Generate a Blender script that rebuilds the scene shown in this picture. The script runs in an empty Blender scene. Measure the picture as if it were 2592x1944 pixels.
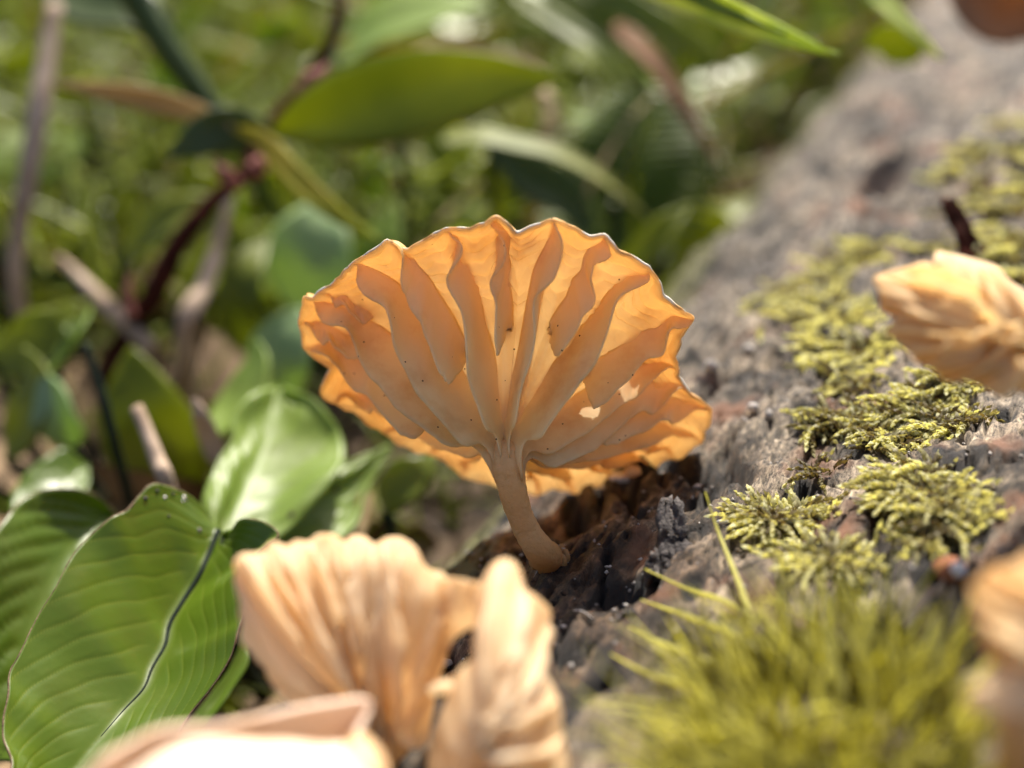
import bpy, math, random
import numpy as np
from mathutils import Vector

random.seed(7)
rng = np.random.default_rng(11)
sc = bpy.context.scene
C = sc.collection
R = math.radians

# ------------------------------------------------------------------ camera, sky, sun, exposure
# one unit is one centimetre
sc.unit_settings.system = 'METRIC'
sc.unit_settings.scale_length = 0.01
PITCH = R(25.0)
HC = 8.5
FW = 0.72                      # picture width per unit of distance (50 mm lens, 36 mm sensor)
cam_d = bpy.data.cameras.new('camera')
cam = bpy.data.objects.new('camera', cam_d)
C.objects.link(cam)
cam.location = (0, 0, HC)
cam.rotation_euler = (math.pi / 2 - PITCH, 0, 0)
cam_d.lens = 50
cam_d.sensor_width = 36
cam_d.clip_start = 0.1
cam_d.clip_end = 2000
cam_d.dof.use_dof = True
cam_d.dof.focus_distance = 9.9
cam_d.dof.aperture_fstop = 0.160
sc.camera = cam

SUN = Vector((0.12, 0.60, 0.80)).normalized()
w = bpy.data.worlds.new('World')
sc.world = w
w.use_nodes = True
nt = w.node_tree
bg = nt.nodes['Background']
sky = nt.nodes.new('ShaderNodeTexSky')
sky.sky_type = 'NISHITA'
sky.sun_disc = False
sky.sun_elevation = math.asin(SUN.z)
sky.sun_rotation = math.atan2(SUN.x, SUN.y)
nt.links.new(sky.outputs[0], bg.inputs[0])
sky.air_density = 0.7
sky.dust_density = 3.5
sky.ozone_density = 0.4
bg.inputs[1].default_value = 0.105
sun_d = bpy.data.lights.new('sun', 'SUN')
sun_d.energy = 5.0
sun_d.angle = R(0.55)
sun_d.color = (1.0, 0.93, 0.82)
sun = bpy.data.objects.new('sun', sun_d)
C.objects.link(sun)
sun.rotation_euler = SUN.to_track_quat('Z', 'Y').to_euler()
sc.view_settings.view_transform = 'Standard'
sc.view_settings.look = 'None'
sc.view_settings.gamma = 1
sc.view_settings.use_curve_mapping = False
sc.view_settings.exposure = 1.0
sc.render.engine = 'CYCLES'
sc.cycles.use_denoising = True
sc.cycles.max_bounces = 10
sc.cycles.transmission_bounces = 8
sc.cycles.diffuse_bounces = 6
sc.cycles.sample_clamp_indirect = 6

cp, sp = math.cos(PITCH), math.sin(PITCH)
CR = np.array([1.0, 0, 0])
CF = np.array([0, cp, -sp])
CU = np.array([0, sp, cp])
CO = np.array([0, 0, HC])


def P(px, py, d):
    """photo pixel (2592 wide) at distance d along the view axis -> point in the place"""
    return CO + CF * d + CR * ((px - 1296) / 2592 * FW * d) + CU * ((972 - py) / 2592 * FW * d)


# ------------------------------------------------------------------ noise and curves
_perm = np.random.default_rng(5).permutation(512)
_g = np.random.default_rng(6).uniform(0, 2 * math.pi, 512)


def noise2(x, y, seed=0):
    x = np.asarray(x, float) + seed * 17.31
    y = np.asarray(y, float) - seed * 9.77
    xi = np.floor(x).astype(int); yi = np.floor(y).astype(int)
    xf = x - xi; yf = y - yi

    def gr(ix, iy, dx, dy):
        h = _g[(_perm[ix & 511] + iy * 7 + 31 * (_perm[iy & 511])) & 511]
        return np.cos(h) * dx + np.sin(h) * dy
    u = xf * xf * xf * (xf * (xf * 6 - 15) + 10)
    v = yf * yf * yf * (yf * (yf * 6 - 15) + 10)
    a = gr(xi, yi, xf, yf) * (1 - u) + gr(xi + 1, yi, xf - 1, yf) * u
    b = gr(xi, yi + 1, xf, yf - 1) * (1 - u) + gr(xi + 1, yi + 1, xf - 1, yf - 1) * u
    return (a * (1 - v) + b * v) * 1.5


def fbm(x, y, seed=0, o=3):
    r = 0; a = 1.0
    for k in range(o):
        r = r + a * noise2(np.asarray(x) * 2 ** k, np.asarray(y) * 2 ** k, seed + k)
        a *= .5
    return r


def spline(pts, n, closed=False):
    """Catmull-Rom through pts resampled to n points, even by arc length"""
    p = np.asarray(pts, float)
    m = len(p)
    if closed:
        q = np.vstack([p[-1], p, p[0], p[1]]); segs = m
    else:
        q = np.vstack([2 * p[0] - p[1], p, 2 * p[-1] - p[-2]]); segs = m - 1
    t = np.linspace(0, 1, 24, endpoint=False)[:, None]
    out = []
    for i in range(segs):
        a, b, c, d = q[i], q[i + 1], q[i + 2], q[i + 3]
        out.append(.5 * ((2 * b) + (-a + c) * t + (2 * a - 5 * b + 4 * c - d) * t ** 2 + (-a + 3 * b - 3 * c + d) * t ** 3))
    out = np.vstack(out + [q[segs + 1][None] if not closed else p[0][None]])
    L = np.r_[0, np.cumsum(np.linalg.norm(np.diff(out, axis=0), axis=1))]
    s = np.linspace(0, L[-1], n, endpoint=not closed)
    return np.stack([np.interp(s, L, out[:, k]) for k in range(p.shape[1])], 1)


def nrm(v):
    v = np.asarray(v, float)
    return v / np.maximum(np.linalg.norm(v, axis=-1, keepdims=True), 1e-12)


# ------------------------------------------------------------------ mesh helpers
def mk(name, V, F, mat=None, parent=None, smooth=True, col=None, uv=None):
    me = bpy.data.meshes.new(name)
    V = np.asarray(V, np.float32).reshape(-1, 3)
    if isinstance(F, np.ndarray):
        n, k = F.shape
        me.vertices.add(len(V)); me.vertices.foreach_set('co', V.ravel())
        me.loops.add(n * k); me.loops.foreach_set('vertex_index', F.astype(np.int32).ravel())
        me.polygons.add(n)
        me.polygons.foreach_set('loop_start', np.arange(0, n * k, k, dtype=np.int32))
        me.polygons.foreach_set('loop_total', np.full(n, k, np.int32))
        me.update(calc_edges=True)
        me.validate()
    else:
        me.from_pydata(V.tolist(), [], F)
    if smooth:
        me.polygons.foreach_set('use_smooth', np.ones(len(me.polygons), bool))
    if col is not None:
        at = me.attributes.new('tint', 'FLOAT_COLOR', 'POINT')
        c = np.asarray(col, np.float32)
        if c.ndim == 1:
            c = np.stack([c, c, c], 1)
        c = np.hstack([c, np.ones((len(c), 1), np.float32)])
        at.data.foreach_set('color', c.ravel())
    if mat:
        me.materials.append(mat)
    o = bpy.data.objects.new(name, me)
    C.objects.link(o)
    if parent:
        o.parent = parent
        if parent.get('_loc') is not None:
            pass
        o.matrix_parent_inverse = parent.matrix_basis.inverted()
    return o


def empty(name, loc, label, cat, group=None):
    o = bpy.data.objects.new(name, None)
    o.empty_display_size = .2
    C.objects.link(o)
    o.location = tuple(loc)
    tag(o, label, cat, group)
    return o


def tag(o, label=None, cat=None, group=None, kind=None):
    if label: o['label'] = label
    if cat: o['category'] = cat
    if group: o['group'] = group
    if kind: o['kind'] = kind
    return o


def gridfaces(m, n, wrap=False, off=0):
    i = np.arange(m if wrap else m - 1)[:, None]; j = np.arange(n - 1)[None]
    a = i * n + j; b = ((i + 1) % m) * n + j
    return np.stack([a, b, b + 1, a + 1], -1).reshape(-1, 4) + off


def gnormal(G, wrap=False):
    if wrap:
        du = np.roll(G, -1, 0) - np.roll(G, 1, 0)
    else:
        du = np.gradient(G, axis=0)
    dv = np.gradient(G, axis=1)
    return nrm(np.cross(du, dv))


def sheet(name, G, thick, mat, parent=None, wrap=False, col=None, hole=None):
    """closed solid from a grid of points; grid = side A, offset by thick along -normal = side B"""
    m, n = G.shape[:2]
    N = gnormal(G, wrap)
    th = np.broadcast_to(np.asarray(thick, float), (m, n))[..., None]
    V = np.vstack([(G + N * th / 2).reshape(-1, 3), (G - N * th / 2).reshape(-1, 3)])
    A = gridfaces(m, n, wrap)
    B = gridfaces(m, n, wrap, m * n)[:, ::-1]
    K = m * n
    if hole is not None:
        keep = ~hole[:(m if wrap else m - 1), :n - 1].reshape(-1)
        A, B = A[keep], B[keep]
        ed = set()
        for f in A.tolist():
            for q in range(4): ed.add((f[q], f[(q + 1) % 4]))
        wl = [(b_, a_, a_ + K, b_ + K) for a_, b_ in ed if (b_, a_) not in ed and not (a_ % n == b_ % n and a_ % n in (0, n - 1))]
    fs = [A, B]
    if hole is not None: fs.append(np.array(wl))
    idx = np.arange(m if wrap else m - 1)
    for j in (0, n - 1):
        a = idx * n + j; b = ((idx + 1) % m) * n + j
        f = np.stack([a, a + K, b + K, b], 1)
        fs.append(f if j == 0 else f[:, ::-1])
    if not wrap:
        jd = np.arange(n - 1)
        for i in (0, m - 1):
            a = i * n + jd; b = a + 1
            f = np.stack([a, b, b + K, a + K], 1)
            fs.append(f if i == 0 else f[:, ::-1])
    c = None
    if col is not None:
        c = np.asarray(col).reshape(m * n, -1)
        c = np.vstack([c, c])
        if c.shape[1] == 1: c = c[:, 0]
    return mk(name, V, np.vstack(fs), mat, parent, True, c)


def tube(name, pts, rad, mat, parent=None, seg=12, n=None, rough=0.0, seed=0, col=None, flat=1.0, ridge=0.0):
    p = np.asarray(pts, float)
    if n: 
        r0 = np.interp(np.linspace(0, 1, n), np.linspace(0, 1, len(rad)), rad)
        p = spline(p, n)
    else:
        r0 = np.asarray(rad, float)
    T = nrm(np.gradient(p, axis=0))
    ref = np.array([0.3, -.9, .2])
    A = nrm(np.cross(T, ref)); B = np.cross(T, A)
    th = np.linspace(0, 2 * math.pi, seg, endpoint=False)
    rr = np.repeat(r0[:, None], seg, 1)
    if rough:
        ii, jj = np.meshgrid(np.arange(len(p)), np.arange(seg), indexing='ij')
        rr = rr * (1 + rough * noise2(np.cos(th)[jj] * 2 + ii * .35, np.sin(th)[jj] * 2 + ii * .21, seed))
    if ridge:
        rr = rr * (1 + ridge * np.cos(11 * th + 1.5 * noise2(th * 2, th * 0, 4))[None] * np.exp(-np.linspace(0, 5, len(p)))[:, None] + .018 * noise2(np.cos(th) * 9, np.sin(th) * 9, 6)[None])
    G = p[:, None] + rr[..., None] * (np.cos(th)[None, :, None] * A[:, None] + flat * np.sin(th)[None, :, None] * B[:, None])
    V = G.reshape(-1, 3).tolist()
    m = len(p)
    F = []
    for i in range(m - 1):
        for j in range(seg):
            k = (j + 1) % seg
            F.append((i * seg + j, i * seg + k, (i + 1) * seg + k, (i + 1) * seg + j))
    V.append((p[0] - T[0] * r0[0] * .4).tolist()); V.append((p[-1] + T[-1] * r0[-1] * .4).tolist())
    for j in range(seg):
        k = (j + 1) % seg
        F.append((len(V) - 2, k, j)); F.append((len(V) - 1, (m - 1) * seg + j, (m - 1) * seg + k))
    cc = None
    if col is not None:
        c = np.interp(np.linspace(0, 1, m), np.linspace(0, 1, len(col)), col)
        cc = np.r_[np.repeat(c, seg), c[0], c[-1]]
    return mk(name, V, F, mat, parent, True, cc)


# ------------------------------------------------------------------ materials
def newmat(name):
    m = bpy.data.materials.new(name); m.use_nodes = True
    n = m.node_tree; n.nodes.clear()
    return m, n, n.nodes.new, n.links.new


def ramp(n, fac, stops, link):
    r = n.nodes.new('ShaderNodeValToRGB')
    e = r.color_ramp.elements
    while len(e) < len(stops): e.new(.5)
    for k, (p, c) in enumerate(stops):
        e[k].position = p; e[k].color = (*c, 1)
    link(fac, r.inputs[0])
    return r.outputs[0]


def tex_noise(N, L, vec, scale, detail=4, rough=.6):
    t = N('ShaderNodeTexNoise'); t.inputs['Scale'].default_value = scale
    t.inputs['Detail'].default_value = detail; t.inputs['Roughness'].default_value = rough
    L(vec, t.inputs['Vector'])
    return t.outputs['Fac']


def mixc(N, L, fac, a, b, mode='MIX'):
    m = N('ShaderNodeMix'); m.data_type = 'RGBA'; m.blend_type = mode
    for s, v in ((m.inputs[0], fac), (m.inputs[6], a), (m.inputs[7], b)):
        if isinstance(v, (int, float)): s.default_value = v
        elif isinstance(v, tuple): s.default_value = (*v, 1)
        else: L(v, s)
    return m.outputs[2]


def math_(N, L, op, a, b=0.0, clamp=False):
    m = N('ShaderNodeMath'); m.operation = op; m.use_clamp = clamp
    for s, v in ((m.inputs[0], a), (m.inputs[1], b)):
        if isinstance(v, (int, float)): s.default_value = v
        else: L(v, s)
    return m.outputs[0]


def coords(N):
    return N('ShaderNodeTexCoord').outputs['Object']


def attr(N):
    a = N('ShaderNodeAttribute'); a.attribute_name = 'tint'
    return a


def flesh(name, edge, inner, trans=.55, speck=True, rough=.55, bump=.25, scale=9):
    """thin translucent mushroom flesh: tint 0 = margin colour, 1 = colour near the stem"""
    m, n, N, L = newmat(name)
    co = coords(N)
    a = attr(N)
    f = tex_noise(N, L, co, scale, 4)
    f2 = tex_noise(N, L, co, 2.3, 3)
    c = mixc(N, L, a.outputs['Fac'], edge, inner)
    v = mixc(N, L, math_(N, L, 'MULTIPLY', math_(N, L, 'SUBTRACT', f2, .35, True), .8, True), c, tuple(x * y for x, y in zip(edge, (.97, .84, .66))))
    st_ = tex_noise(N, L, co, 1.3, 5, .7)
    v = mixc(N, L, 1.0, v, ramp(n, st_, [(.36, (.90, .82, .70)), (.48, (.99, .985, .97)), (.62, (1, 1, 1))], L), 'MULTIPLY')
    if speck:
        vo = N('ShaderNodeTexVoronoi'); vo.inputs['Scale'].default_value = 7.5; L(co, vo.inputs['Vector'])
        dk = math_(N, L, 'LESS_THAN', vo.outputs['Distance'], .05)
        v = mixc(N, L, dk, v, (.06, .03, .015))
    b = N('ShaderNodeBump'); b.inputs['Strength'].default_value = bump; b.inputs['Distance'].default_value = .02
    L(f, b.inputs['Height'])
    p = N('ShaderNodeBsdfPrincipled'); L(v, p.inputs['Base Color']); p.inputs['Roughness'].default_value = rough
    p.inputs['Specular IOR Level'].default_value = .3
    L(b.outputs[0], p.inputs['Normal'])
    t = N('ShaderNodeBsdfTranslucent'); L(v, t.inputs['Color']); L(b.outputs[0], t.inputs['Normal'])
    mx = N('ShaderNodeMixShader'); mx.inputs[0].default_value = trans
    L(p.outputs[0], mx.inputs[1]); L(t.outputs[0], mx.inputs[2])
    o = N('ShaderNodeOutputMaterial'); L(mx.outputs[0], o.inputs[0])
    return m


def foliage(name, c1, c2, trans=.4, rough=.4, scale=2.0, use_tint=False, spec=.5, vein=None, spots=False):
    m, n, N, L = newmat(name)
    co = coords(N)
    f = tex_noise(N, L, co, scale, 3)
    if use_tint:
        a = attr(N)
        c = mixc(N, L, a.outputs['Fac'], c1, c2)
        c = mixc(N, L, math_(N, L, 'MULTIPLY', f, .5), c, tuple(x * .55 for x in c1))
    else:
        c = ramp(n, f, [(.3, c1), (.7, c2)], L)
    if vein:
        a = attr(N)
        c = mixc(N, L, a.outputs['Fac'], c, vein)
    if vein or spots:
        vs = N('ShaderNodeTexVoronoi'); vs.inputs['Scale'].default_value = 1.9; L(co, vs.inputs['Vector'])
        nz = tex_noise(N, L, co, 7, 3)
        ds = math_(N, L, 'LESS_THAN', math_(N, L, 'ADD', vs.outputs['Distance'], math_(N, L, 'MULTIPLY', nz, .16)), .15)
        c = mixc(N, L, math_(N, L, 'MULTIPLY', ds, .85), c, (.05, .03, .012))
        pt = tex_noise(N, L, co, 1.3, 4, .7)
        c = mixc(N, L, math_(N, L, 'MULTIPLY', math_(N, L, 'SUBTRACT', pt, .5, True), 2.2, True), c, (.11, .13, .012))
    fs = tex_noise(N, L, co, scale * 14, 2)
    b = N('ShaderNodeBump'); b.inputs['Strength'].default_value = .15; b.inputs['Distance'].default_value = .02
    L(fs, b.inputs['Height'])
    p = N('ShaderNodeBsdfPrincipled'); L(c, p.inputs['Base Color']); p.inputs['Roughness'].default_value = rough
    p.inputs['Specular IOR Level'].default_value = spec
    L(b.outputs[0], p.inputs['Normal'])
    t = N('ShaderNodeBsdfTranslucent')
    tc = mixc(N, L, 1.0, c, (1.6, 1.5, .7), 'MULTIPLY')
    L(tc, t.inputs['Color'])
    mx = N('ShaderNodeMixShader'); mx.inputs[0].default_value = trans
    L(p.outputs[0], mx.inputs[1]); L(t.outputs[0], mx.inputs[2])
    o = N('ShaderNodeOutputMaterial'); L(mx.outputs[0], o.inputs[0])
    return m


def dull(name, c1, c2, scale=4, rough=.8, bump=.4, spec=.2):
    m, n, N, L = newmat(name)
    co = coords(N)
    f = tex_noise(N, L, co, scale, 5)
    c = ramp(n, f, [(.32, c1), (.68, c2)], L)
    b = N('ShaderNodeBump'); b.inputs['Strength'].default_value = bump; b.inputs['Distance'].default_value = .03
    L(tex_noise(N, L, co, scale * 5, 3), b.inputs['Height'])
    p = N('ShaderNodeBsdfPrincipled'); L(c, p.inputs['Base Color']); p.inputs['Roughness'].default_value = rough
    p.inputs['Specular IOR Level'].default_value = spec
    L(b.outputs[0], p.inputs['Normal'])
    o = N('ShaderNodeOutputMaterial'); L(p.outputs[0], o.inputs[0])
    return m


def wood_mat():
    m, n, N, L = newmat('weathered_wood')
    co = coords(N)
    a = attr(N)
    sep = N('ShaderNodeSeparateColor'); L(a.outputs['Color'], sep.inputs[0])
    mp = N('ShaderNodeMapping'); L(co, mp.inputs['Vector'])
    mp.vector_type = 'TEXTURE'
    mp.inputs['Rotation'].default_value = (0, 0, -math.atan2(.38, .925))
    mp.inputs['Scale'].default_value = (1 / 5.5, 1 / .6, 1 / 3.5)
    fib = tex_noise(N, L, mp.outputs[0], 2.4, 6, .7)
    mp2 = N('ShaderNodeMapping'); L(co, mp2.inputs['Vector'])
    mp2.vector_type = 'TEXTURE'
    mp2.inputs['Rotation'].default_value = (0, 0, -math.atan2(.38, .925))
    mp2.inputs['Scale'].default_value = (1 / 3.4, 1 / 1.2, 1 / 2.5)
    gran = tex_noise(N, L, mp2.outputs[0], 9.0, 8, .8)
    big = tex_noise(N, L, co, .9, 4)
    base = ramp(n, fib, [(.30, (.035, .030, .027)), (.41, (.17, .15, .13)), (.53, (.41, .37, .325)), (.72, (.76, .70, .62))], L)
    brown = ramp(n, fib, [(.3, (.035, .022, .015)), (.47, (.17, .12, .085)), (.72, (.46, .36, .28))], L)
    c = mixc(N, L, sep.outputs[0], base, brown)
    dk = ramp(n, gran, [(.40, (.05, .05, .055)), (.48, (.6, .6, .6)), (.58, (1, 1, 1)), (.68, (1.6, 1.55, 1.5))], L)
    c = mixc(N, L, 1.0, c, dk, 'MULTIPLY')
    bf = ramp(n, big, [(.3, (.62, .64, .68)), (.65, (1.15, 1.1, 1.05))], L)
    c = mixc(N, L, 1.0, c, bf, 'MULTIPLY')
    mot2 = tex_noise(N, L, co, 1.1, 4, .75)
    c = mixc(N, L, 1.0, c, ramp(n, mot2, [(.40, (.16, .13, .10)), (.47, (.55, .50, .43)), (.54, (1.05, 1.0, .90)), (.62, (1.35, 1.3, 1.2))], L), 'MULTIPLY')
    mot = tex_noise(N, L, co, 2.6, 5, .7)
    c = mixc(N, L, 1.0, c, ramp(n, mot, [(.37, (.14, .11, .09)), (.46, (.75, .70, .63)), (.58, (1.2, 1.15, 1.05))], L), 'MULTIPLY')
    orb = tex_noise(N, L, co, 1.5, 3, .5)
    c = mixc(N, L, math_(N, L, 'MULTIPLY', math_(N, L, 'SUBTRACT', orb, .555, True), 7.0, True), c, (.22, .10, .05))
    # thin green film of algae and black in the pits and cracks, both drawn on the mesh
    c = mixc(N, L, sep.outputs[1], c, (.12, .12, .02))
    c = mixc(N, L, sep.outputs[2], c, (.012, .010, .010))
    b = N('ShaderNodeBump'); b.inputs['Strength'].default_value = .9; b.inputs['Distance'].default_value = .05
    hh = math_(N, L, 'ADD', math_(N, L, 'MULTIPLY', fib, .6), gran)
    L(hh, b.inputs['Height'])
    p = N('ShaderNodeBsdfPrincipled'); L(c, p.inputs['Base Color']); p.inputs['Roughness'].default_value = .62
    p.inputs['Specular IOR Level'].default_value = .45
    L(b.outputs[0], p.inputs['Normal'])
    o = N('ShaderNodeOutputMaterial'); L(p.outputs[0], o.inputs[0])
    return m


M = {
    'wood': wood_mat(),
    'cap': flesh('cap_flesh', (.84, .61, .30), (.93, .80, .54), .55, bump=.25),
    'gill': flesh('gill_flesh', (.98, .79, .47), (.99, .88, .61), .60, bump=.2),
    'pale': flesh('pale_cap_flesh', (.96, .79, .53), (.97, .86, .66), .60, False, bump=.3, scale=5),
    'palegill': flesh('pale_gill_flesh', (.95, .80, .56), (.95, .86, .70), .55, False, bump=.15),
    'lip': flesh('sunlit_cap_flesh', (.90, .76, .62), (.88, .74, .60), .3, False, bump=.3, scale=5),  # brightened copy of the beige flesh, sun on the top put into the colour
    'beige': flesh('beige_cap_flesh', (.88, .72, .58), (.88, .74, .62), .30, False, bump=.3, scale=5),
    'margin': flesh('sunlit_rim_flesh', (.96, .92, .80), (.96, .92, .80), .12, False, bump=.3, scale=12),  # near white, so the sun on the cap rim is in the colour
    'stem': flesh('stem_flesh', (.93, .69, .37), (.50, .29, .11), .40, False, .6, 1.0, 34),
    'soil': dull('dark_soil', (.020, .013, .007), (.10, .065, .035), 1.6),
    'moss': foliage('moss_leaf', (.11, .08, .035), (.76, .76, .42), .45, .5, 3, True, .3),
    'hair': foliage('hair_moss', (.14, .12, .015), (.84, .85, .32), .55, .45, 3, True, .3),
    'leaf': foliage('broad_leaf_green', (.070, .125, .004), (.115, .185, .006), .32, .38, .5, vein=(.16, .21, .02)),
    'leaf2': foliage('bright_leaf_green', (.17, .26, .03), (.25, .35, .055), .42, .44, .5, spots=True),
    'olive': foliage('olive_leaf', (.15, .19, .008), (.24, .28, .015), .55, .38, .5),
    'darkleaf': foliage('dark_leaf', (.035, .06, .010), (.07, .11, .016), .35, .4, .5),
    'grass': foliage('grass_green', (.10, .15, .010), (.27, .30, .04), .50, .4, .35),
    'lime': foliage('lime_blade', (.25, .36, .06), (.55, .60, .20), .45, .35, 1.0),
    'paleblade': foliage('pale_blade', (.12, .18, .06), (.26, .27, .06), .35, .6, .5),
    'palegreen': foliage('pale_green_leaf', (.24, .36, .16), (.36, .48, .24), .40, .45, .5),  # pale colour carries the sky sheen of these leaves
    'straw': foliage('dry_straw', (.30, .22, .11), (.50, .40, .24), .35, .6, .6, spec=.2),
    'yellow': foliage('yellow_blade', (.42, .30, .04), (.26, .34, .04), .50, .65, .5, spec=.2),
    'pinkstraw': dull('pinkish_dry_stalk', (.26, .18, .12), (.62, .48, .36), 1.2, .9, .4, .1),
    'twig': dull('dark_red_twig', (.018, .006, .004), (.06, .016, .010), 3, .9, .4, .05),
    'bud': dull('pink_bud', (.14, .04, .03), (.32, .12, .09), 3, .6),
    'brown': foliage('brown_leaf', (.22, .11, .05), (.44, .26, .15), .35, .7, .8, spec=.2),
    'midrib': dull('dark_midrib', (.008, .014, .010), (.025, .035, .022), 6, .8, .2, .1),
    'veinm': dull('light_vein', (.10, .16, .03), (.17, .24, .05), 6, .5, .2),
    'rimm': dull('dry_leaf_margin', (.05, .028, .015), (.20, .14, .08), 8, .8),
    'grit': dull('white_grit', (.55, .52, .48), (.85, .82, .78), 9),
    'stone': dull('grey_grit', (.22, .20, .18), (.46, .43, .40), 5),
    'chip': dull('black_wood_chip', (.016, .014, .016), (.16, .14, .13), 12, .7, .9),
    'litter': dull('dead_litter', (.07, .042, .02), (.26, .18, .10), 1.5),
    'rust': dull('orange_rust_growth', (.16, .06, .03), (.34, .13, .05), 5),
}

# ------------------------------------------------------------------ the log
AX = np.array([.38, .925]); BX = np.array([.925, -.38])
_pv = np.array([-9, -7.0, -6.1, -5.4, -4.9, -4.5, -4.15, -3.8, -3.4, -3.0, -2.0, -1.0, 0, 1.5, 3, 5, 7, 9, 11, 13, 14])
_pz = np.array([-9.5, -9.3, -9.0, -8.2, -7.3, -6.65, -6.20, -5.87, -5.60, -5.40, -5.02, -4.65, -4.30, -3.95, -3.7, -3.6, -3.8, -4.6, -6.2, -8.8, -9.6])
_dv = np.linspace(-9, 14, 800)
_k = np.hanning(31); _k /= _k.sum()
_dz = np.convolve(np.pad(np.interp(_dv, _pv, _pz), 15, mode='edge'), _k, 'valid') + HC
DIPS = []      # (x, y, radius, depth) hollows in the wood


def uv2xy(u, v):
    return u * AX[0] + v * BX[0], u * AX[1] + v * BX[1]


def xy2uv(x, y):
    return x * AX[0] + y * AX[1], x * BX[0] + y * BX[1]


def fissure(u, v):
    """long drying cracks that follow the grain"""
    a = np.abs(noise2(u * .22, v * 1.25 + .25 * noise2(u * .9, v, 141), 140))
    on = np.clip(noise2(u * .35, v * .8, 142) * 3 + .6, 0, 1)
    return np.clip(1 - a / .045, 0, 1) * on


def hlog(u, v, fine=True):
    z = np.interp(v, _dv, _dz)
    z = z + .16 * noise2(u * .35, v * .45, 3) + (.26 * noise2(u * .55, v * 1.0, 4) + .15 * noise2(u * 1.2, v * 2.0, 6)) * np.clip((u - 12) / 4, 0, 1)
    x, y = uv2xy(u, v)
    for (dx, dy, r, k) in DIPS:
        q = ((x - dx) ** 2 + (y - dy) ** 2) / r ** 2
        z = z - k * np.exp(-q * 1.3)
    if fine:
        z = z + .10 * noise2(u * .9, v * 2.0, 5) + .055 * noise2(u * 2.1, v * 5.2, 8)
        r1 = 1 - np.abs(noise2(u * 1.6 + .5 * noise2(u, v * 2, 2), v * 7.5, 12)) * 2.2
        z = z - .10 * np.clip(r1 - .70, 0, 1) / .30
        z = z + .028 * fbm(u * 6, v * 11, 20, 2)
        pit = np.clip(noise2(u * 1.7, v * 3.1, 31) - .42, 0, 1)
        z = z - .5 * pit
        z = z - .22 * fissure(u, v)
    return z


def hit(px, py, fine=True):
    d0 = nrm(P(px, py, 1) - CO)
    k = 1 / np.dot(d0, CF)
    d = np.linspace(5, 45, 1600)
    pts = CO + d0 * (d * k)[:, None]
    u, v = xy2uv(pts[:, 0], pts[:, 1])
    below = pts[:, 2] < hlog(u, v, fine)
    i = int(np.argmax(below))
    if not below[i]: i = 700
    return pts[i]


for (px, py, r, k) in ((1440, 1275, .42, .30), (1010, 1470, .5, .45), (1640, 1215, .7, .16), (1380, 1225, .6, .25),
                       (1995, 905, .40, .22), (1170, 1650, .5, .35), (1610, 1490, .22, .12),
                       (2330, 420, .9, .3), (1760, 1250, .13, .09), (2440, 1340, .25, .15)):
    q = hit(px, py, False)
    DIPS.append((q[0], q[1], r, k))


def graded(a, b, fine0, fine1, s0, s1, slope=.035):
    out = [a]; x = a
    while x < b:
        dist = max(fine0 - x, x - fine1, 0)
        x += min(s0 + dist * slope, s1); out.append(x)
    return np.array(out)


ug = graded(-14, 75, 5.2, 12.5, .03, .8, .016)
vg = graded(-8.5, 14, -4.5, .4, .034, .3, .03)
U, Vv = np.meshgrid(ug, vg, indexing='ij')
Zl = hlog(U, Vv)
# torn and lifted fibre plates
X, Y = uv2xy(U, Vv)
cb = hit(1480, 1500, False)
rr = np.sqrt(((X - cb[0]) / .95) ** 2 + ((Y - cb[1]) / 1.1) ** 2) + .35 * noise2(U * 1.4, Vv * 2.2, 40)
brownm = np.clip((1.15 - rr) / .35, 0, 1)
cb2 = hit(1440, 1290, False)
rr2 = np.sqrt((X - cb2[0]) ** 2 + (Y - cb2[1]) ** 2) / .55 + .3 * noise2(U * 2, Vv * 3, 44)
brownm = np.maximum(brownm, np.clip((1.1 - rr2) / .3, 0, 1))
brownm = np.maximum(brownm, .5 * np.clip(noise2(U * .8, Vv * 1.4, 50) * 2 - .8, 0, 1))
algae = np.clip((-3.95 - Vv) / .35 + noise2(U * .8, Vv * 2, 60) * 1.5, 0, 1) * .75
pit = np.clip((noise2(U * 1.7, Vv * 3.1, 31) - .36) * 6, 0, 1)
crk = np.clip(((1 - np.abs(noise2(U * 1.6 + .5 * noise2(U, Vv * 2, 2), Vv * 7.5, 12)) * 2.2) - .86) / .1, 0, 1)
black = np.clip(pit + .9 * fissure(U, Vv) + crk * .8 * np.clip(noise2(U * .7, Vv, 70) * 2 + .5, 0, 1), 0, 1)
G = np.stack([X, Y, Zl], -1)
log = mk('fallen_log', G.reshape(-1, 3), gridfaces(len(ug), len(vg))[:, ::-1], M['wood'],
         col=np.stack([brownm, algae, black], -1).reshape(-1, 3))
tag(log, 'weathered grey fallen log running from the front up to the top right', 'log')

# ------------------------------------------------------------------ the ground
gx = graded(-90, 90, -10, 10, .5, 4); gy = graded(-15, 170, 2, 30, .5, 5)
GX, GY = np.meshgrid(gx, gy, indexing='ij')
GZ = .5 * noise2(GX * .12, GY * .12, 80) + .2 * fbm(GX * .7, GY * .7, 81, 2)
ground = mk('ground', np.stack([GX, GY, GZ], -1).reshape(-1, 3), gridfaces(len(gx), len(gy))[:, ::-1], M['soil'])
tag(ground, 'dark damp forest soil below the plants', None, None, 'structure')


def gz(x, y):
    return .5 * noise2(x * .12, y * .12, 80) + .2 * fbm(x * .7, y * .7, 81, 2)


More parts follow.
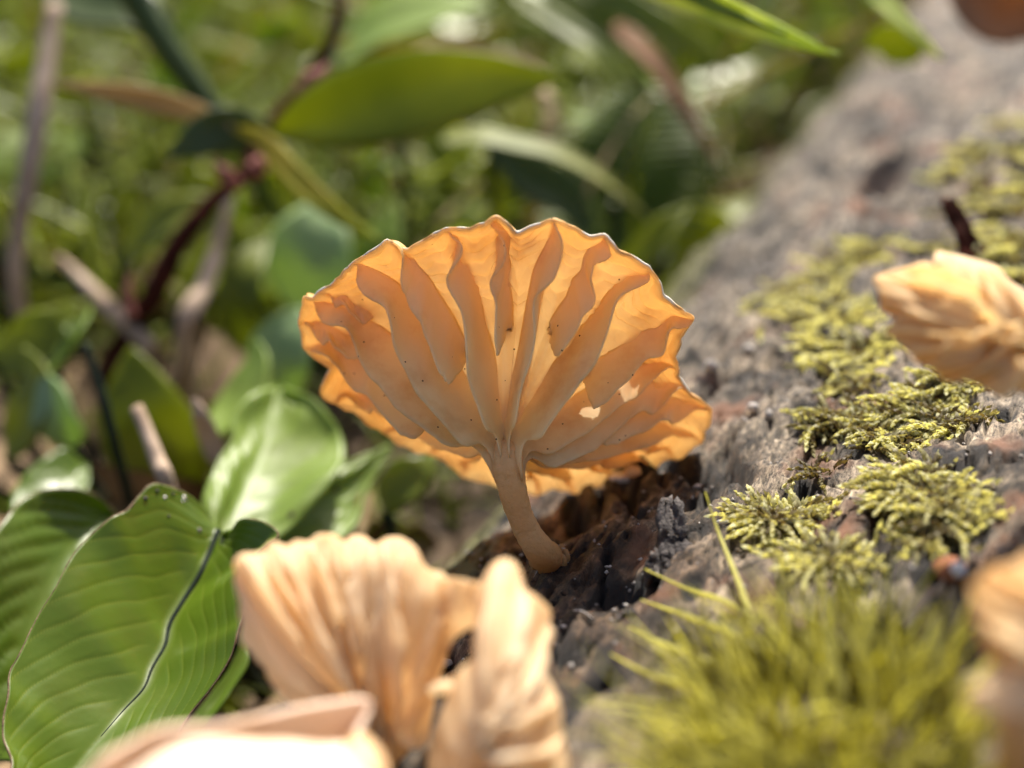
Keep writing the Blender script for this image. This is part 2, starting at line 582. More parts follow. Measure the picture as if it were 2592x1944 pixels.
# ------------------------------------------------------------------ main mushroom
def main_mushroom():
    apex = P(1279, 1122, 10.10)
    nax = nrm(CR * .13 + CU * .765 + CF * .63)
    h = .78
    cen = apex + nax * h
    e1 = nrm(CR - nax * np.dot(CR, nax)); e2 = np.cross(nax, e1)
    if np.dot(e2, CU) < 0: e2 = -e2

    def toplane(cx, cy, off=0.0):
        px, py = 720 + .5063 * cx, 500 + .5063 * cy
        d0 = P(px, py, 1) - CO
        t = np.dot(cen + nax * off - CO, nax) / np.dot(d0, nax)
        q = CO + d0 * t - cen
        a, b = np.dot(q, e1), np.dot(q, e2)
        return math.atan2(b, a), math.hypot(a, b)
    outline = [(2120, 1060, .02), (2040, 1000, -.03), (1975, 900, 0), (1960, 800, -.03), (1990, 690, 0), (2035, 615, .04), (1985, 570, 0),
               (1900, 500, -.04), (1870, 420, .02), (1820, 345, .03), (1745, 305, 0), (1665, 262, -.03), (1605, 195, .03), (1530, 208, -.02),
               (1440, 160, 0), (1345, 120, .03), (1255, 145, 0), (1165, 178, -.04), (1110, 130, 0), (1060, 98, .04), (1010, 125, 0),
               (920, 155, -.03), (810, 158, .03), (720, 205, 0), (610, 262, -.04), (570, 250, 0), (520, 215, .03),
               (450, 272, -.03), (345, 325, .03), (270, 400, 0), (215, 445, -.02), (165, 470, -.01), (140, 505, -.05), (105, 490, .05),
               (92, 570, 0), (72, 630, .03), (90, 690, -.03), (100, 745, .03), (150, 800, .0), (215, 850, -.04), (195, 980, .03), (240, 1020, 0),
               (370, 1095, -.02), (490, 1180, .02), (600, 1245, -.02), (720, 1290, .03), (800, 1330, -.03), (890, 1385, .03), (990, 1420, -.02),
               (1090, 1455, .03), (1170, 1460, -.03), (1260, 1485, .03), (1350, 1465, -.03), (1450, 1475, .03), (1550, 1450, -.03),
               (1650, 1440, .03), (1740, 1390, -.03), (1830, 1375, .03), (1900, 1320, -.03), (1970, 1300, .03), (2040, 1250, -.02), (2090, 1215, .03),
               (2095, 1170, -.03), (2115, 1150, .02)]
    pol = []
    for cx, cy, wv in outline:
        t, r = toplane(cx, cy, wv * .6)
        pol.append((t, r, wv * .6))
    th0 = pol[0][0]
    T = np.array([(p[0] - th0) % (2 * math.pi) for p in pol]); T[0] = 0
    for i in range(1, len(T)):
        if T[i] <= T[i - 1]: T[i] = T[i - 1] + .004
    n_t, n_s = 760, 190
    tt = np.linspace(0, 2 * math.pi, n_t, endpoint=False)
    Te = np.r_[T, 2 * math.pi]

    def periodic(vals):
        v = np.r_[vals, vals[0]]
        # monotone-ish smooth interpolation
        raw = np.interp(tt, Te, v)
        k = np.hanning(7); k /= k.sum()
        return np.convolve(np.r_[raw[-3:], raw, raw[:3]], k, 'valid')
    Rr = periodic([p[1] for p in pol]); Wv = periodic([p[2] for p in pol])

    kk = np.hanning(95); kk /= kk.sum()
    Rs = np.convolve(np.r_[Rr[-47:], Rr, Rr[:47]], kk, 'valid')
    Rr = Rs + (Rr - Rs) * 1.35 + .008 * noise2(np.cos(tt) * 14, np.sin(tt) * 14, 33)

    # gills: rim position in the crop, primary?, inner end, depth, lean, wobble
    gl = [(1060, 105, 0, .42, .30, .02), (1345, 130, 1, 0, .34, -.03), (1605, 205, 0, .45, .26, -.10), (1826, 360, 1, 0, .36, -.02), (2032, 625, 0, .42, .34, -.03),
          (1965, 850, 1, 0, .30, -.02), (2012, 955, 1, 0, .36, -.02), (2118, 1070, 0, .40, .30, 0), (2085, 1220, 1, 0, .24, 0), (1960, 1305, 0, .45, .2, 0),
          (1830, 1372, 1, 0, .20, 0), (1650, 1438, 0, .5, .15, 0), (1450, 1474, 1, 0, .17, 0), (1260, 1480, 0, .5, .15, 0), (1090, 1455, 1, 0, .17, 0),
          (890, 1385, 0, .5, .15, 0), (720, 1290, 0, .4, .16, 0), (500, 1190, 1, 0, .20, .02), (240, 1020, 0, .45, .22, 0), (105, 748, 0, .30, .42, .03),
          (74, 635, 0, .72, .20, 0), (100, 500, 1, 0, .38, .03), (170, 466, 0, .78, .12, 0), (345, 328, 1, 0, .42, .03), (517, 222, 0, .36, .36, .05),
          (810, 162, 1, 0, .36, .03)]
    gth = [((toplane(g[0], g[1])[0] - th0) % (2 * math.pi)) for g in gl]

    def f(s):
        return np.sin(np.clip(s, 0, 1) * math.pi / 2) ** .95

    r_in = .05

    def capz(s, wv):
        return h * f(s) + wv * s ** 1.5 - .05 * np.clip((s - .86) / .14, 0, 1) ** 2 + .05 * s ** 3
    s = np.linspace(0, 1, n_s)
    TT, SS = np.meshgrid(tt, s, indexing='ij')
    # pleats: the flesh sags between gills and is pulled out at them
    gs = np.sort(gth)
    ge = np.r_[gs[-1] - 2 * math.pi, gs, gs[0] + 2 * math.pi]
    idx = np.searchsorted(ge, tt) - 1
    ph = (tt - ge[idx]) / (ge[idx + 1] - ge[idx])
    gapw = np.minimum((ge[idx + 1] - ge[idx]) / .22, 1.3)
    pleat = np.sin(ph * math.pi) * gapw
    ZZ = capz(SS, Wv[:, None]) + .085 * pleat[:, None] * np.sin(np.clip(SS, 0, 1) * math.pi) ** .8 * SS
    th_c = np.cos(TT + th0); th_s = np.sin(TT + th0)
    rip = fbm(th_c * SS * 5 + 7, th_s * SS * 5, 90, 2)
    ZZ = ZZ + .0085 * np.sin(SS * 96 + 5 * rip + 2.4 * pleat[:, None] * 2) * np.clip((SS - .35) * 3, 0, 1) * np.clip(pleat, 0, 1)[:, None]
    ZZ = ZZ + .028 * fbm(th_c * SS * 4.5, th_s * SS * 4.5 + 3, 93, 3)
    RR = r_in + (Rr[:, None] - r_in) * SS
    TW = TT + th0 + .025 * noise2(SS * 3 + 5, np.cos(TT) * 3 + np.sin(TT) * 2, 95) * SS * (1 - SS) * 3
    Gc = apex + nax * ZZ[..., None] + (RR * np.cos(TW))[..., None] * e1 + (RR * np.sin(TW))[..., None] * e2
    N = gnormal(Gc, True)
    stem_pts = np.array([apex, P(1281, 1165, 9.98), P(1293, 1220, 9.93), P(1308, 1280, 9.90), P(1335, 1345, 9.90), P(1368, 1395, 9.92), hit(1392, 1418)])
    sp_ = spline(stem_pts, 60)
    sl = np.r_[0, np.cumsum(np.linalg.norm(np.diff(sp_, axis=0), axis=1))]

    def place(z, rc, rs):
        """local height and radial offsets -> point; below the apex the axis follows the bent stem"""
        zz = np.minimum(z, 0)
        ax = np.stack([np.interp(-zz, sl, sp_[:, k]) for k in range(3)], -1)
        return ax + nax * np.maximum(z, 0)[..., None] + rc[..., None] * e1 + rs[..., None] * e2
    root = empty('mushroom', hit(1390, 1425), 'orange gilled mushroom in sharp focus standing at the middle of the log', 'mushroom')
    tint = np.clip(1.15 - SS * 1.25, 0, 1)
    low = np.exp(-((np.mod(TT + th0 + math.pi / 2 + math.pi, 2 * math.pi) - math.pi) / .9) ** 2)
    tint = np.clip(tint + .75 * low * np.clip(SS * 1.5 - .2, 0, 1) + .25 * noise2(th_c * SS * 3, th_s * SS * 3, 97), 0, 1)
    I_, J_ = np.meshgrid(np.arange(n_t), np.arange(n_s), indexing='ij')
    jag = .25 * noise2(I_ * .45, J_ * .25, 98)
    hole = ((I_ - 52) / 10) ** 2 + ((J_ - 128) / 20) ** 2 + jag < 1
    hole |= ((I_ - 70) / 5) ** 2 + ((J_ - 88) / 16) ** 2 + jag < 1
    cap = sheet('cap', Gc, .030 + .035 * (1 - SS), M['cap'], root, True, tint, hole)
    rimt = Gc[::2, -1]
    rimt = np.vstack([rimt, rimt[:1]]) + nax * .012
    tube('rim_highlight', rimt, .0075 + .008 * noise2(np.linspace(0, 34, len(rimt)), np.zeros(len(rimt)), 5), M['margin'], cap, 7)  # pale tube added along the rim as its sunlit white line
    rr_n = np.random.default_rng(4)
    NM = 26
    for k in (2, 5, 19, 22, 24):      # low ragged folds between the gills
        i = k % NM
        g0 = gth[i]; g1 = gth[(i + 1) % NM]
        if (g1 - g0) % (2 * math.pi) < .12: continue
        gl.append((None, None, 0, rr_n.uniform(.22, .32), rr_n.uniform(.10, .16), rr_n.uniform(-.1, .1), rr_n.uniform(.75, .85)))
        gth.append((g0 + ((g1 - g0) % (2 * math.pi)) * rr_n.uniform(.35, .65)) % (2 * math.pi))
    # gills
    for k, g in enumerate(gl):
        th = gth[k]
        prim = g[2]; s0 = .02 if prim else g[3]; D = g[4] * (1.28 if g[0] else 1); lean = g[5]; send = g[6] if len(g) > 6 else .995
        ns, nd = 80, 14
        sv = np.linspace(s0, send, ns)
        x = (sv - s0) / (send - s0)
        jj = np.random.default_rng(k)
        p1, p2 = jj.uniform(0, 6, 2)
        if prim:
            up_ = np.clip(x / .26, 0, 1); up_ = up_ * up_ * (3 - 2 * up_)
            dep = jj.uniform(.08, .30) * np.clip(1 - x / .13, 0, 1) ** 2 + D * (.34 + .71 * up_) * np.clip((1 - x) / .52, 0, 1) ** .8
        else:
            dep = D * np.clip(x / .16, 0, 1) ** .8 * np.clip((1 - x) / .72, 0, 1) ** .85
        rag = .060 * np.clip((x - .30) * 2, 0, 1) * noise2(x * 8 + p1, x * 0 + k, 3) + .012 * np.clip((x - .5) * 3, 0, 1) * noise2(x * 32 + p1, x * 0 + k, 13) + .008 * noise2(x * 40, x * 0 + k * 2.2, 5) * (1 - x)
        if not prim: rag = rag + .05 * np.clip(1 - x * 3, 0, 1) * noise2(x * 22, x * 0 + k * 1.7, 6)
        rag = rag * min(1, D / .3)
        dep = np.maximum(dep + rag * np.clip(dep / .06, 0, 1), .002)
        q = np.linspace(0, 1, nd)
        ss_, qq = np.meshgrid(sv, q, indexing='ij')
        xx = np.repeat(x[:, None], nd, 1)
        idx0 = th / (2 * math.pi) * n_t
        ii = int(round(idx0)) % n_t
        Rg = Rr[ii]; Wg = Wv[ii]
        ztop = capz(ss_, Wg) + .012
        z = ztop - dep[:, None] * qq
        r = r_in + (Rg - r_in) * ss_
        # the gill edge leans sideways and waves near the margin
        dth = (lean * qq * np.sin(xx * math.pi) + (.055 * qq ** 1.2 + .012) * np.sin(xx * 17 + p1 + 2 * noise2(xx * 3, qq * 0 + k, 8)) * np.clip((xx - .42) * 2.6, 0, 1)
               + .018 * noise2(xx * 5 + p2, qq * 1.5 + k, 7) * (1 - xx ** 5))
        dth = dth * np.clip(dep / .09, 0, 1)[:, None]
        rr_ = r * (1 - .10 * qq * (1 - xx) * (0 if prim else 1))
        if prim: rr_ = rr_ + .040 * qq * (1 - xx) ** 12
        Gg = place(z, rr_ * np.cos(th + th0 + dth), rr_ * np.sin(th + th0 + dth))
        tint_g = np.clip((1.1 - ss_ * 1.2), 0, 1) * .8 + .6 * qq * (1 - xx ** 2)
        sheet('gill', Gg, .020 * (1 - .4 * qq) + .085 * min(1, D / .35) ** 2 * (1 - qq) ** 4 * np.clip((1 - xx) * 4, .1, 1) + .02 * (1 - xx) ** 3 * (1 - qq), M['gill'], root, False, np.clip(tint_g, 0, 1))
    # stem
    pts = np.vstack([[apex + nax * .06], stem_pts])
    rad = [.05, .112, .108, .100, .094, .096, .104, .112, .100]
    n = 90
    p = spline(pts, n)
    tc = np.linspace(0, 1, n)
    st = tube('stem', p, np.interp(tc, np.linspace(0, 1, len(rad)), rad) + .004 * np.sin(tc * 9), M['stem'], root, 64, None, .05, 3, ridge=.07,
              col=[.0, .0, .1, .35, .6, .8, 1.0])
    # ragged ring of flesh where the stem leaves the wood
    for k in range(9):
        a = k / 9 * 2 * math.pi
        c = p[-3] + .115 * (math.cos(a) * CR + math.sin(a) * nrm(CF + CU * .4))
        tube('stem_base_scale', [c + CU * .07, c + CU * .01 + CR * .012 * math.cos(a), c - CU * .05], [.018, .032, .016], M['stem'], root, 7, 6, .3, k, col=[.8, 1])


main_mushroom()


# ------------------------------------------------------------------ other mushrooms: a fan of flesh from an apex to a margin
def fan(root, rim, apex, bulge=0.0, pleats=0, amp=.04, gills=(), gd=.16, th=.04, mat='pale', gmat='palegill', nt_=260, ns_=50, bdir=None,
        power=1.0, wob=.02, seed=1, side=1, rimc=0.0, pname='cap'):
    rimp = spline([P(*r) for r in rim], nt_)
    if isinstance(apex[0], (tuple, list)):
        ap = spline([P(*a) for a in apex], nt_)
    else:
        ap = np.repeat(P(*apex)[None], nt_, 0)
    s = np.linspace(0.03, 1, ns_)
    G = ap[:, None] + (rimp - ap)[:, None] * (s[None, :, None] ** power)
    bd = -CF if bdir is None else nrm(bdir)
    t = np.linspace(0, 1, nt_)
    b = bulge * np.sin(math.pi * s)[None, :] * np.ones((nt_, 1))
    # pleats deepen towards the margin
    pl = amp * np.cos(t * 2 * math.pi * pleats + 1.2 * noise2(t * 5, t * 0, seed))[:, None] * (s[None] ** 1.3) if pleats else 0
    tg, sg = np.meshgrid(t, s, indexing='ij')
    b = b + pl + wob * fbm(tg * 7, sg * 3, seed + 3, 3) * sg
    b = b + rimc * np.clip((sg - .85) / .15, 0, 1) ** 2
    G = G + bd * b[..., None]
    N = gnormal(G)
    if np.mean(N @ bd) < 0: N = -N
    tint = np.clip(1 - sg * 1.2, 0, 1)
    sheet(pname, G, th * (1.3 - .6 * sg), M[mat], root, False, tint)
    for k, gt in enumerate(gills):
        if isinstance(gt, tuple): gt, s0 = gt
        else: s0 = 0
        i = min(int(gt * (nt_ - 1)), nt_ - 2)
        j0 = int(s0 * ns_)
        line = G[i, j0:]; nn = N[i, j0:]
        x = np.linspace(0, 1, len(line))
        dep = gd * np.clip((1 - x) / .45, 0, 1) ** .8 * (1 if s0 == 0 else np.clip(x / .15, 0, 1))
        dep = np.maximum(dep + .02 * noise2(x * 8, x * 0 + k, seed + k) * (dep > .02), .002)
        q = np.linspace(0, 1, 7)
        tang = nrm(rimp[i + 1] - rimp[i])
        lean = .35 * math.sin(k * 2.1 + seed)
        Gg = line[:, None] + (nn * side)[:, None] * (dep[:, None] * q)[..., None] + tang * (lean * dep[:, None] * q ** 2)[..., None]
        sheet('gill', Gg, .03 * (1 - .4 * q)[None], M[gmat], root, False, np.clip(tint[i, j0:, None] + .3 * q[None], 0, 1))
    return G


def f1(pts, o=(0, 0), k=1.0, dd=None):
    return [(o[0] + k * a, o[1] + k * b, c) for a, b, c in pts]


# front mushroom: the pale fan
K1 = dict(o=(560, 1340), k=.4069)
front = empty('mushroom', P(985, 2010, 8.2), 'pale orange fan shaped mushroom at the front with a scalloped top edge', 'mushroom')
rimF = f1([(640, 1090, 8.2), (500, 985, 8.15), (330, 710, 8.0), (190, 490, 7.9), (95, 350, 7.8), (65, 240, 7.75), (110, 175, 7.75), (190, 170, 7.8), (240, 160, 7.8), (300, 105, 7.8),
           (390, 125, 7.85), (450, 90, 7.9), (520, 100, 7.9), (590, 55, 7.95), (680, 50, 7.95), (750, 95, 7.95), (800, 65, 7.95), (880, 70, 7.95),
           (950, 110, 7.95), (1030, 72, 7.95), (1110, 80, 7.95), (1190, 125, 7.9), (1240, 215, 7.9), (1290, 275, 7.85), (1370, 305, 7.85), (1410, 420, 7.85), (1405, 600, 7.85),
           (1395, 740, 7.9), (1370, 850, 8.0), (1330, 960, 8.0), (1310, 1080, 8.0), (1290, 1180, 8.0), (1270, 1330, 8.0)], **K1)
fan(front, rimF, f1([(960, 1220, 8.25), (1010, 1250, 8.2), (1100, 1260, 8.2)], **K1), .22, 12, .038,
    gills=(.13, (.17, .5), .22, (.255, .45), .30, (.33, .5), .37, .41, (.445, .55), .48, .52, (.55, .4), .59, .63), gd=.15, seed=2, rimc=-.10, wob=.010)
fan(front, f1([(1355, 300, 7.87), (1430, 308, 7.85), (1500, 312, 7.8), (1570, 325, 7.75), (1640, 350, 7.72), (1700, 430, 7.7)], **K1),
    f1([(1375, 800, 7.92), (1405, 735, 7.92), (1450, 675, 7.9), (1510, 625, 7.85), (1580, 598, 7.8), (1680, 640, 7.75)], **K1), .05, 2, .03, gills=(), nt_=90, ns_=30, seed=3, pname='cap_lobe')
tube('stem', [P(967, 1770, 8.25), P(975, 1860, 8.2), P(960, 1960, 8.25), P(940, 2080, 8.4)], [.17, .15, .14, .16], M['stem'], front, 20, 30, .06, 4, col=[0, .1, .3])
# small white flap in the fold
fl = f1([(1290, 985, 7.9), (1340, 950, 7.85), (1400, 930, 7.8), (1460, 925, 7.8), (1520, 940, 7.75)], **K1)
fl2 = f1([(1290, 1010, 7.6), (1340, 1000, 7.55), (1400, 1000, 7.5), (1460, 1010, 7.5), (1530, 1020, 7.5)], **K1)
fan(front, fl, fl2, .03, 0, mat='pale', th=.04, nt_=40, ns_=12)

# front mushroom on the right of it: a tall folded cap
fold = empty('mushroom', P(1200, 2200, 7.6), 'pale folded mushroom at the bottom, rising to a pointed peak right of the fan', 'mushroom')
rimR = f1([(1290, 1560, 7.6), (1300, 1400, 7.6), (1350, 1220, 7.55), (1430, 1030, 7.5), (1500, 890, 7.45), (1610, 790, 7.45), (1665, 690, 7.5), (1600, 560, 7.55), (1610, 400, 7.6), (1670, 270, 7.6), (1720, 215, 7.6), (1775, 205, 7.6),
           (1830, 245, 7.6), (1865, 330, 7.62), (1880, 385, 7.62), (1960, 440, 7.65), (2035, 530, 7.7), (2030, 600, 7.7), (2058, 660, 7.7), (2030, 730, 7.7), (1990, 770, 7.65), (2015, 840, 7.6),
           (2000, 900, 7.55), (2060, 1010, 7.45), (2100, 1130, 7.4), (2110, 1280, 7.3), (2140, 1420, 7.2), (2150, 1620, 7.1)], **K1)
fan(fold, rimR, f1([(1560, 1500, 7.1), (1640, 1300, 7.0), (1720, 1400, 7.0)], **K1), .22, 7, .035,
    gills=(.47, (.52, .4), .57, .63, .69, .76, (.83, .2), .9), gd=.11, seed=5, rimc=-.05, wob=.010)
tube('stem', [P(1245, 1960, 7.1), P(1235, 2080, 7.2), P(1215, 2230, 7.6)], [.17, .15, .16], M['stem'], fold, 20, 20, .06, 5, col=[0, .1, .3])

# bottom left cap, nearest of all, seen from above with sun on it
K2 = dict(o=(200, 1250), k=.5877)
near = empty('mushroom', P(1010, 2150, 6.9), 'very blurred pale mushroom cap in the bottom left corner with sun on its top', 'mushroom')
topL = f1([(-60, 1330, 6.3), (30, 1215, 6.45), (110, 1130, 6.5), (200, 1085, 6.55), (300, 1035, 6.6), (400, 1010, 6.65), (480, 1000, 6.7), (560, 1000, 6.75), (660, 985, 6.8), (800, 955, 6.9), (950, 925, 7.0), (1100, 900, 7.1), (1230, 882, 7.2),
           (1255, 920, 7.2), (1210, 1010, 7.1), (1180, 1080, 7.0)], **K2)
botL = f1([(60, 1400, 6.7), (200, 1250, 6.8), (350, 1130, 7.0), (500, 1110, 7.15), (760, 1150, 7.35), (1000, 1170, 7.5), (1180, 1170, 7.5)], **K2)
fan(near, topL, botL, .06, 2, .015, wob=.008, mat='beige', th=.045, ns_=30, seed=8)
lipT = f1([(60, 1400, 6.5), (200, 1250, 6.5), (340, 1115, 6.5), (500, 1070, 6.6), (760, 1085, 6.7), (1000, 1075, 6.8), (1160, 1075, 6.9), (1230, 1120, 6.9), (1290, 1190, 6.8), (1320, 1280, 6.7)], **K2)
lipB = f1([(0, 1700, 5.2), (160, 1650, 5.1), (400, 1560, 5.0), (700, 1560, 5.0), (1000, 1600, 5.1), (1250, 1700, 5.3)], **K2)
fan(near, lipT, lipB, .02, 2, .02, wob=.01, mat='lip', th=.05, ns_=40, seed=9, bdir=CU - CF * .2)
edgeT = f1([(1165, 1075, 6.85), (1200, 1045, 6.8), (1240, 1060, 6.75), (1290, 1120, 6.7), (1320, 1200, 6.7), (1335, 1330, 6.7)], **K2)
edgeB = f1([(1150, 1150, 6.7), (1180, 1180, 6.6), (1230, 1260, 6.5), (1250, 1400, 6.4)], **K2)
fan(near, edgeT, edgeB, .08, 0, mat='pale', th=.05, ns_=16, nt_=60, seed=10)
tube('stem', [P(830, 2010, 6.7), P(900, 2080, 6.8), P(1010, 2180, 7.0)], [.16, .15, .16], M['stem'], near, 18, 16, .05, 6, col=[0, .2])

# mushroom at the right edge
K3 = dict(o=(2150, 600), k=.3013)
right = empty('mushroom', hit(2640, 1120), 'orange mushroom leaning in from the right edge with a sunlit white top', 'mushroom')
rimT = f1([(1560, 1300, 8.0), (1420, 1262, 7.9), (1300, 1235, 7.9), (1180, 1195, 7.9), (1080, 1212, 7.9), (960, 1185, 7.9), (880, 1200, 7.9), (770, 1150, 7.9), (700, 1100, 7.9), (610, 1045, 7.9), (520, 960, 7.9), (435, 900, 7.9),
           (380, 830, 7.9), (335, 790, 7.9), (360, 740, 7.95), (400, 690, 7.95), (360, 660, 7.95), (310, 600, 7.95), (280, 520, 7.95), (245, 430, 8.0), (235, 350, 8.0), (290, 320, 8.05), (390, 292, 8.1),
           (500, 262, 8.15), (600, 232, 8.2), (680, 222, 8.2), (780, 245, 8.2), (880, 228, 8.2), (980, 245, 8.2), (1080, 275, 8.2), (1200, 300, 8.2), (1290, 420, 8.2), (1400, 500, 8.15), (1520, 600, 8.1), (1640, 740, 8.1)], **K3)
fan(right, rimT, (2150 + .3013 * 1430, 600 + .3013 * 930, 8.1), .18, 12, .04,
    gills=(.08, (.15, .4), .21, (.27, .5), .33, .385, (.43, .4), .48, .55, (.6, .4), .66, .72, .8), gd=.15, mat='cap', gmat='gill', seed=12, rimc=-.04, wob=.010)
# rolled upper margin; paler flesh than the cap puts the sun into its colour
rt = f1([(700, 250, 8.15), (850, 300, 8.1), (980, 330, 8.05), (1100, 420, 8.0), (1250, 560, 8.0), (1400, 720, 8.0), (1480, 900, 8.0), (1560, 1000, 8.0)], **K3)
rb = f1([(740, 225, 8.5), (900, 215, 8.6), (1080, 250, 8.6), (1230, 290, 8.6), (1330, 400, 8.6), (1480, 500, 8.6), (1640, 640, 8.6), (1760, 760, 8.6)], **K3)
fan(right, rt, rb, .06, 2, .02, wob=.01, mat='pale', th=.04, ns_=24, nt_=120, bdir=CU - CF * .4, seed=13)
tube('stem', [P(2585, 880, 8.1), P(2640, 930, 8.2), P(2700, 1010, 8.4), P(2700, 1120, 8.9), hit(2680, 1180)], [.13, .14, .14, .15, .17], M['stem'], right, 18, 40, .05, 7, col=[0, .3, .6])

# two small, very blurred mushrooms at the lower right edge
t1 = empty('mushroom', P(2640, 1720, 6.4), 'small tan mushroom blurred at the right edge, the upper of two beside the hair moss', 'mushroom')
fan(t1, [(2600, 1720, 6.1), (2530, 1690, 6.1), (2490, 1620, 6.1), (2462, 1540, 6.15), (2470, 1480, 6.2), (2510, 1450, 6.2), (2570, 1425, 6.2), (2640, 1400, 6.2), (2720, 1420, 6.2)],
    (2640, 1600, 6.1), .25, 7, .03, gills=(.2, .4, .6, .8), gd=.1, mat='cap', gmat='gill', seed=15)
tube('stem', [P(2640, 1600, 6.1), P(2650, 1700, 6.2), P(2640, 1790, 6.4)], [.12, .11, .12], M['stem'], t1, 14, 16, .05, 8, col=[0, .4])
t2 = empty('mushroom', P(2560, 1990, 6.3), 'small pinkish mushroom blurred at the right edge, the lower of two beside the hair moss', 'mushroom')
fan(t2, [(2450, 1790, 6.0), (2455, 1760, 6.05), (2500, 1715, 6.1), (2560, 1690, 6.1), (2640, 1690, 6.1), (2720, 1740, 6.1), (2740, 1800, 6.0)],
    [(2465, 1800, 5.9), (2560, 1815, 5.85), (2720, 1820, 5.9)], .12, 5, .02, mat='pale', seed=16, bdir=CU - CF)
tube('stem', [P(2580, 1800, 6.0), P(2590, 1880, 6.1), P(2570, 1990, 6.3)], [.11, .10, .12], M['stem'], t2, 14, 16, .05, 9, col=[.3, .9])

# ------------------------------------------------------------------ moss on the log
def path_in(poly, n, seed, dens=None):
    """scatter n points on the log inside a polygon given by photo pixels"""
    r = np.random.default_rng(seed)
    q = np.array([hit(a, b, False) for a, b in poly])
    u, v = xy2uv(q[:, 0], q[:, 1])
    out = []
    lo, hi = (u.min(), v.min()), (u.max(), v.max())
    tries = 0
    while len(out) < n and tries < n * 40:
        tries += 1
        a, b = r.uniform(lo[0], hi[0]), r.uniform(lo[1], hi[1])
        ins = False
        for i in range(len(u)):
            j = i - 1
            if (v[i] > b) != (v[j] > b) and a < (u[j] - u[i]) * (b - v[i]) / (v[j] - v[i]) + u[i]: ins = not ins
        if ins and noise2(a * 1.6, b * 1.6, 100) + .35 * noise2(a * 5, b * 5, 101) > (dens if dens is not None else -.05):
            out.append((a, b))
    return np.array(out)


def moss_patch(label, polys, n, seed, size=1.0, dens=-.05, tone=1.0):
    r = np.random.default_rng(seed)
    uv = np.vstack([path_in(p, int(n * f), seed + i, dens) for i, (p, f) in enumerate(polys)])
    NS = len(uv); K = 30
    x, y = uv2xy(uv[:, 0], uv[:, 1])
    z = hlog(uv[:, 0], uv[:, 1])
    az = r.uniform(0, 2 * math.pi, NS)
    L = r.uniform(.16, .50, NS) * size
    d0 = np.stack([np.cos(az), np.sin(az), np.zeros(NS)], 1)
    side = np.stack([-np.sin(az), np.cos(az), np.zeros(NS)], 1)
    rise = r.uniform(.02, .38, NS)
    curl = r.uniform(-.5, .5, NS)
    q = np.repeat(np.linspace(0, 1, K)[None], NS, 0) + r.normal(0, .01, (NS, K))
    base = np.stack([x, y, z + .01], 1)
    pos = base[:, None] + d0[:, None] * (L[:, None] * q)[..., None] + side[:, None] * (curl * L)[:, None, None] * (q ** 2)[..., None]
    pos[..., 2] += L[:, None] * rise[:, None] * np.sin(q * 2.0) * .7
    # follow the log underneath
    uu, vv = xy2uv(pos[..., 0], pos[..., 1])
    pos[..., 2] = np.maximum(pos[..., 2], hlog(uu, vv) + .02)
    T = nrm(np.gradient(pos, axis=1))
    Bv = nrm(np.cross(T, np.array([0, 0, 1.0]) + 0 * T)); Uv = np.cross(Bv, T)
    ph = r.uniform(0, 2 * math.pi, (NS, 1)) + np.arange(K)[None] * 2.4
    rad = np.cos(ph)[..., None] * Uv + np.sin(ph)[..., None] * Bv
    al = (.58 - .40 * q)[..., None] + r.normal(0, .12, (NS, K, 1))
    D = np.cos(al) * T + np.sin(al) * rad
    W = np.cross(D, rad)
    ll = (.112 * size * (1 - .35 * q) * r.uniform(.8, 1.2, (NS, K)) * (.6 + .8 * L[:, None]))[..., None]
    ww = ll * .33
    b0 = pos
    m1 = pos + D * ll * .42 + W * ww + rad * ll * .08
    m2 = pos + D * ll * .42 - W * ww + rad * ll * .08
    mc = pos + D * ll * .45 - rad * ll * .02 + rad * ll * .14
    tp = pos + D * ll + T * ll * .22 - rad * ll * .10
    V = np.stack([b0, m1, mc, m2, tp], 2).reshape(-1, 3)
    F0 = np.array([(0, 1, 2), (0, 2, 3), (1, 4, 2), (2, 4, 3)])
    nL = NS * K
    F = (F0[None] + (np.arange(nL) * 5)[:, None, None]).reshape(-1, 3)
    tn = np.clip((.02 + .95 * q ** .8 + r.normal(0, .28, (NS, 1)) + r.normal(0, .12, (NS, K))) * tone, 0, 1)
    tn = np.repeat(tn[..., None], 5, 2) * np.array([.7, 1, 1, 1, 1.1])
    # brown stems
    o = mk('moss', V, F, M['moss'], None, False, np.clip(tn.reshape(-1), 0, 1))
    return tag(o, label, 'moss', None, 'stuff')


moss_patch('pale yellow green feathery moss sprawling over the log from its middle to the right edge',
           [([(2040, 1130), (2060, 1040), (2130, 1000), (2090, 900), (2130, 850), (2200, 900), (2270, 1000), (2330, 1000), (2420, 950), (2592, 960), (2500, 1030), (2490, 1130), (2400, 1180), (2330, 1250), (2150, 1230), (2040, 1200)], .50),
            ([(1830, 1385), (1880, 1340), (2060, 1250), (2200, 1220), (2380, 1260), (2420, 1330), (2300, 1400), (2100, 1440), (1900, 1420)], .50)], 760, 21, .74, .24)
moss_patch('old brown moss matted between the yellow green shoots on the log',
           [([(2010, 1130), (2030, 1040), (2100, 1000), (2060, 900), (2100, 850), (2200, 900), (2270, 1000), (2330, 1000), (2420, 950), (2592, 960), (2500, 1030), (2490, 1130), (2400, 1180), (2330, 1250), (2150, 1230), (2040, 1200)], .6),
            ([(1840, 1370), (2040, 1250), (2200, 1220), (2380, 1260), (2420, 1330), (2300, 1400), (2100, 1440), (1900, 1420)], .4)], 260, 27, .6, .1, .16)
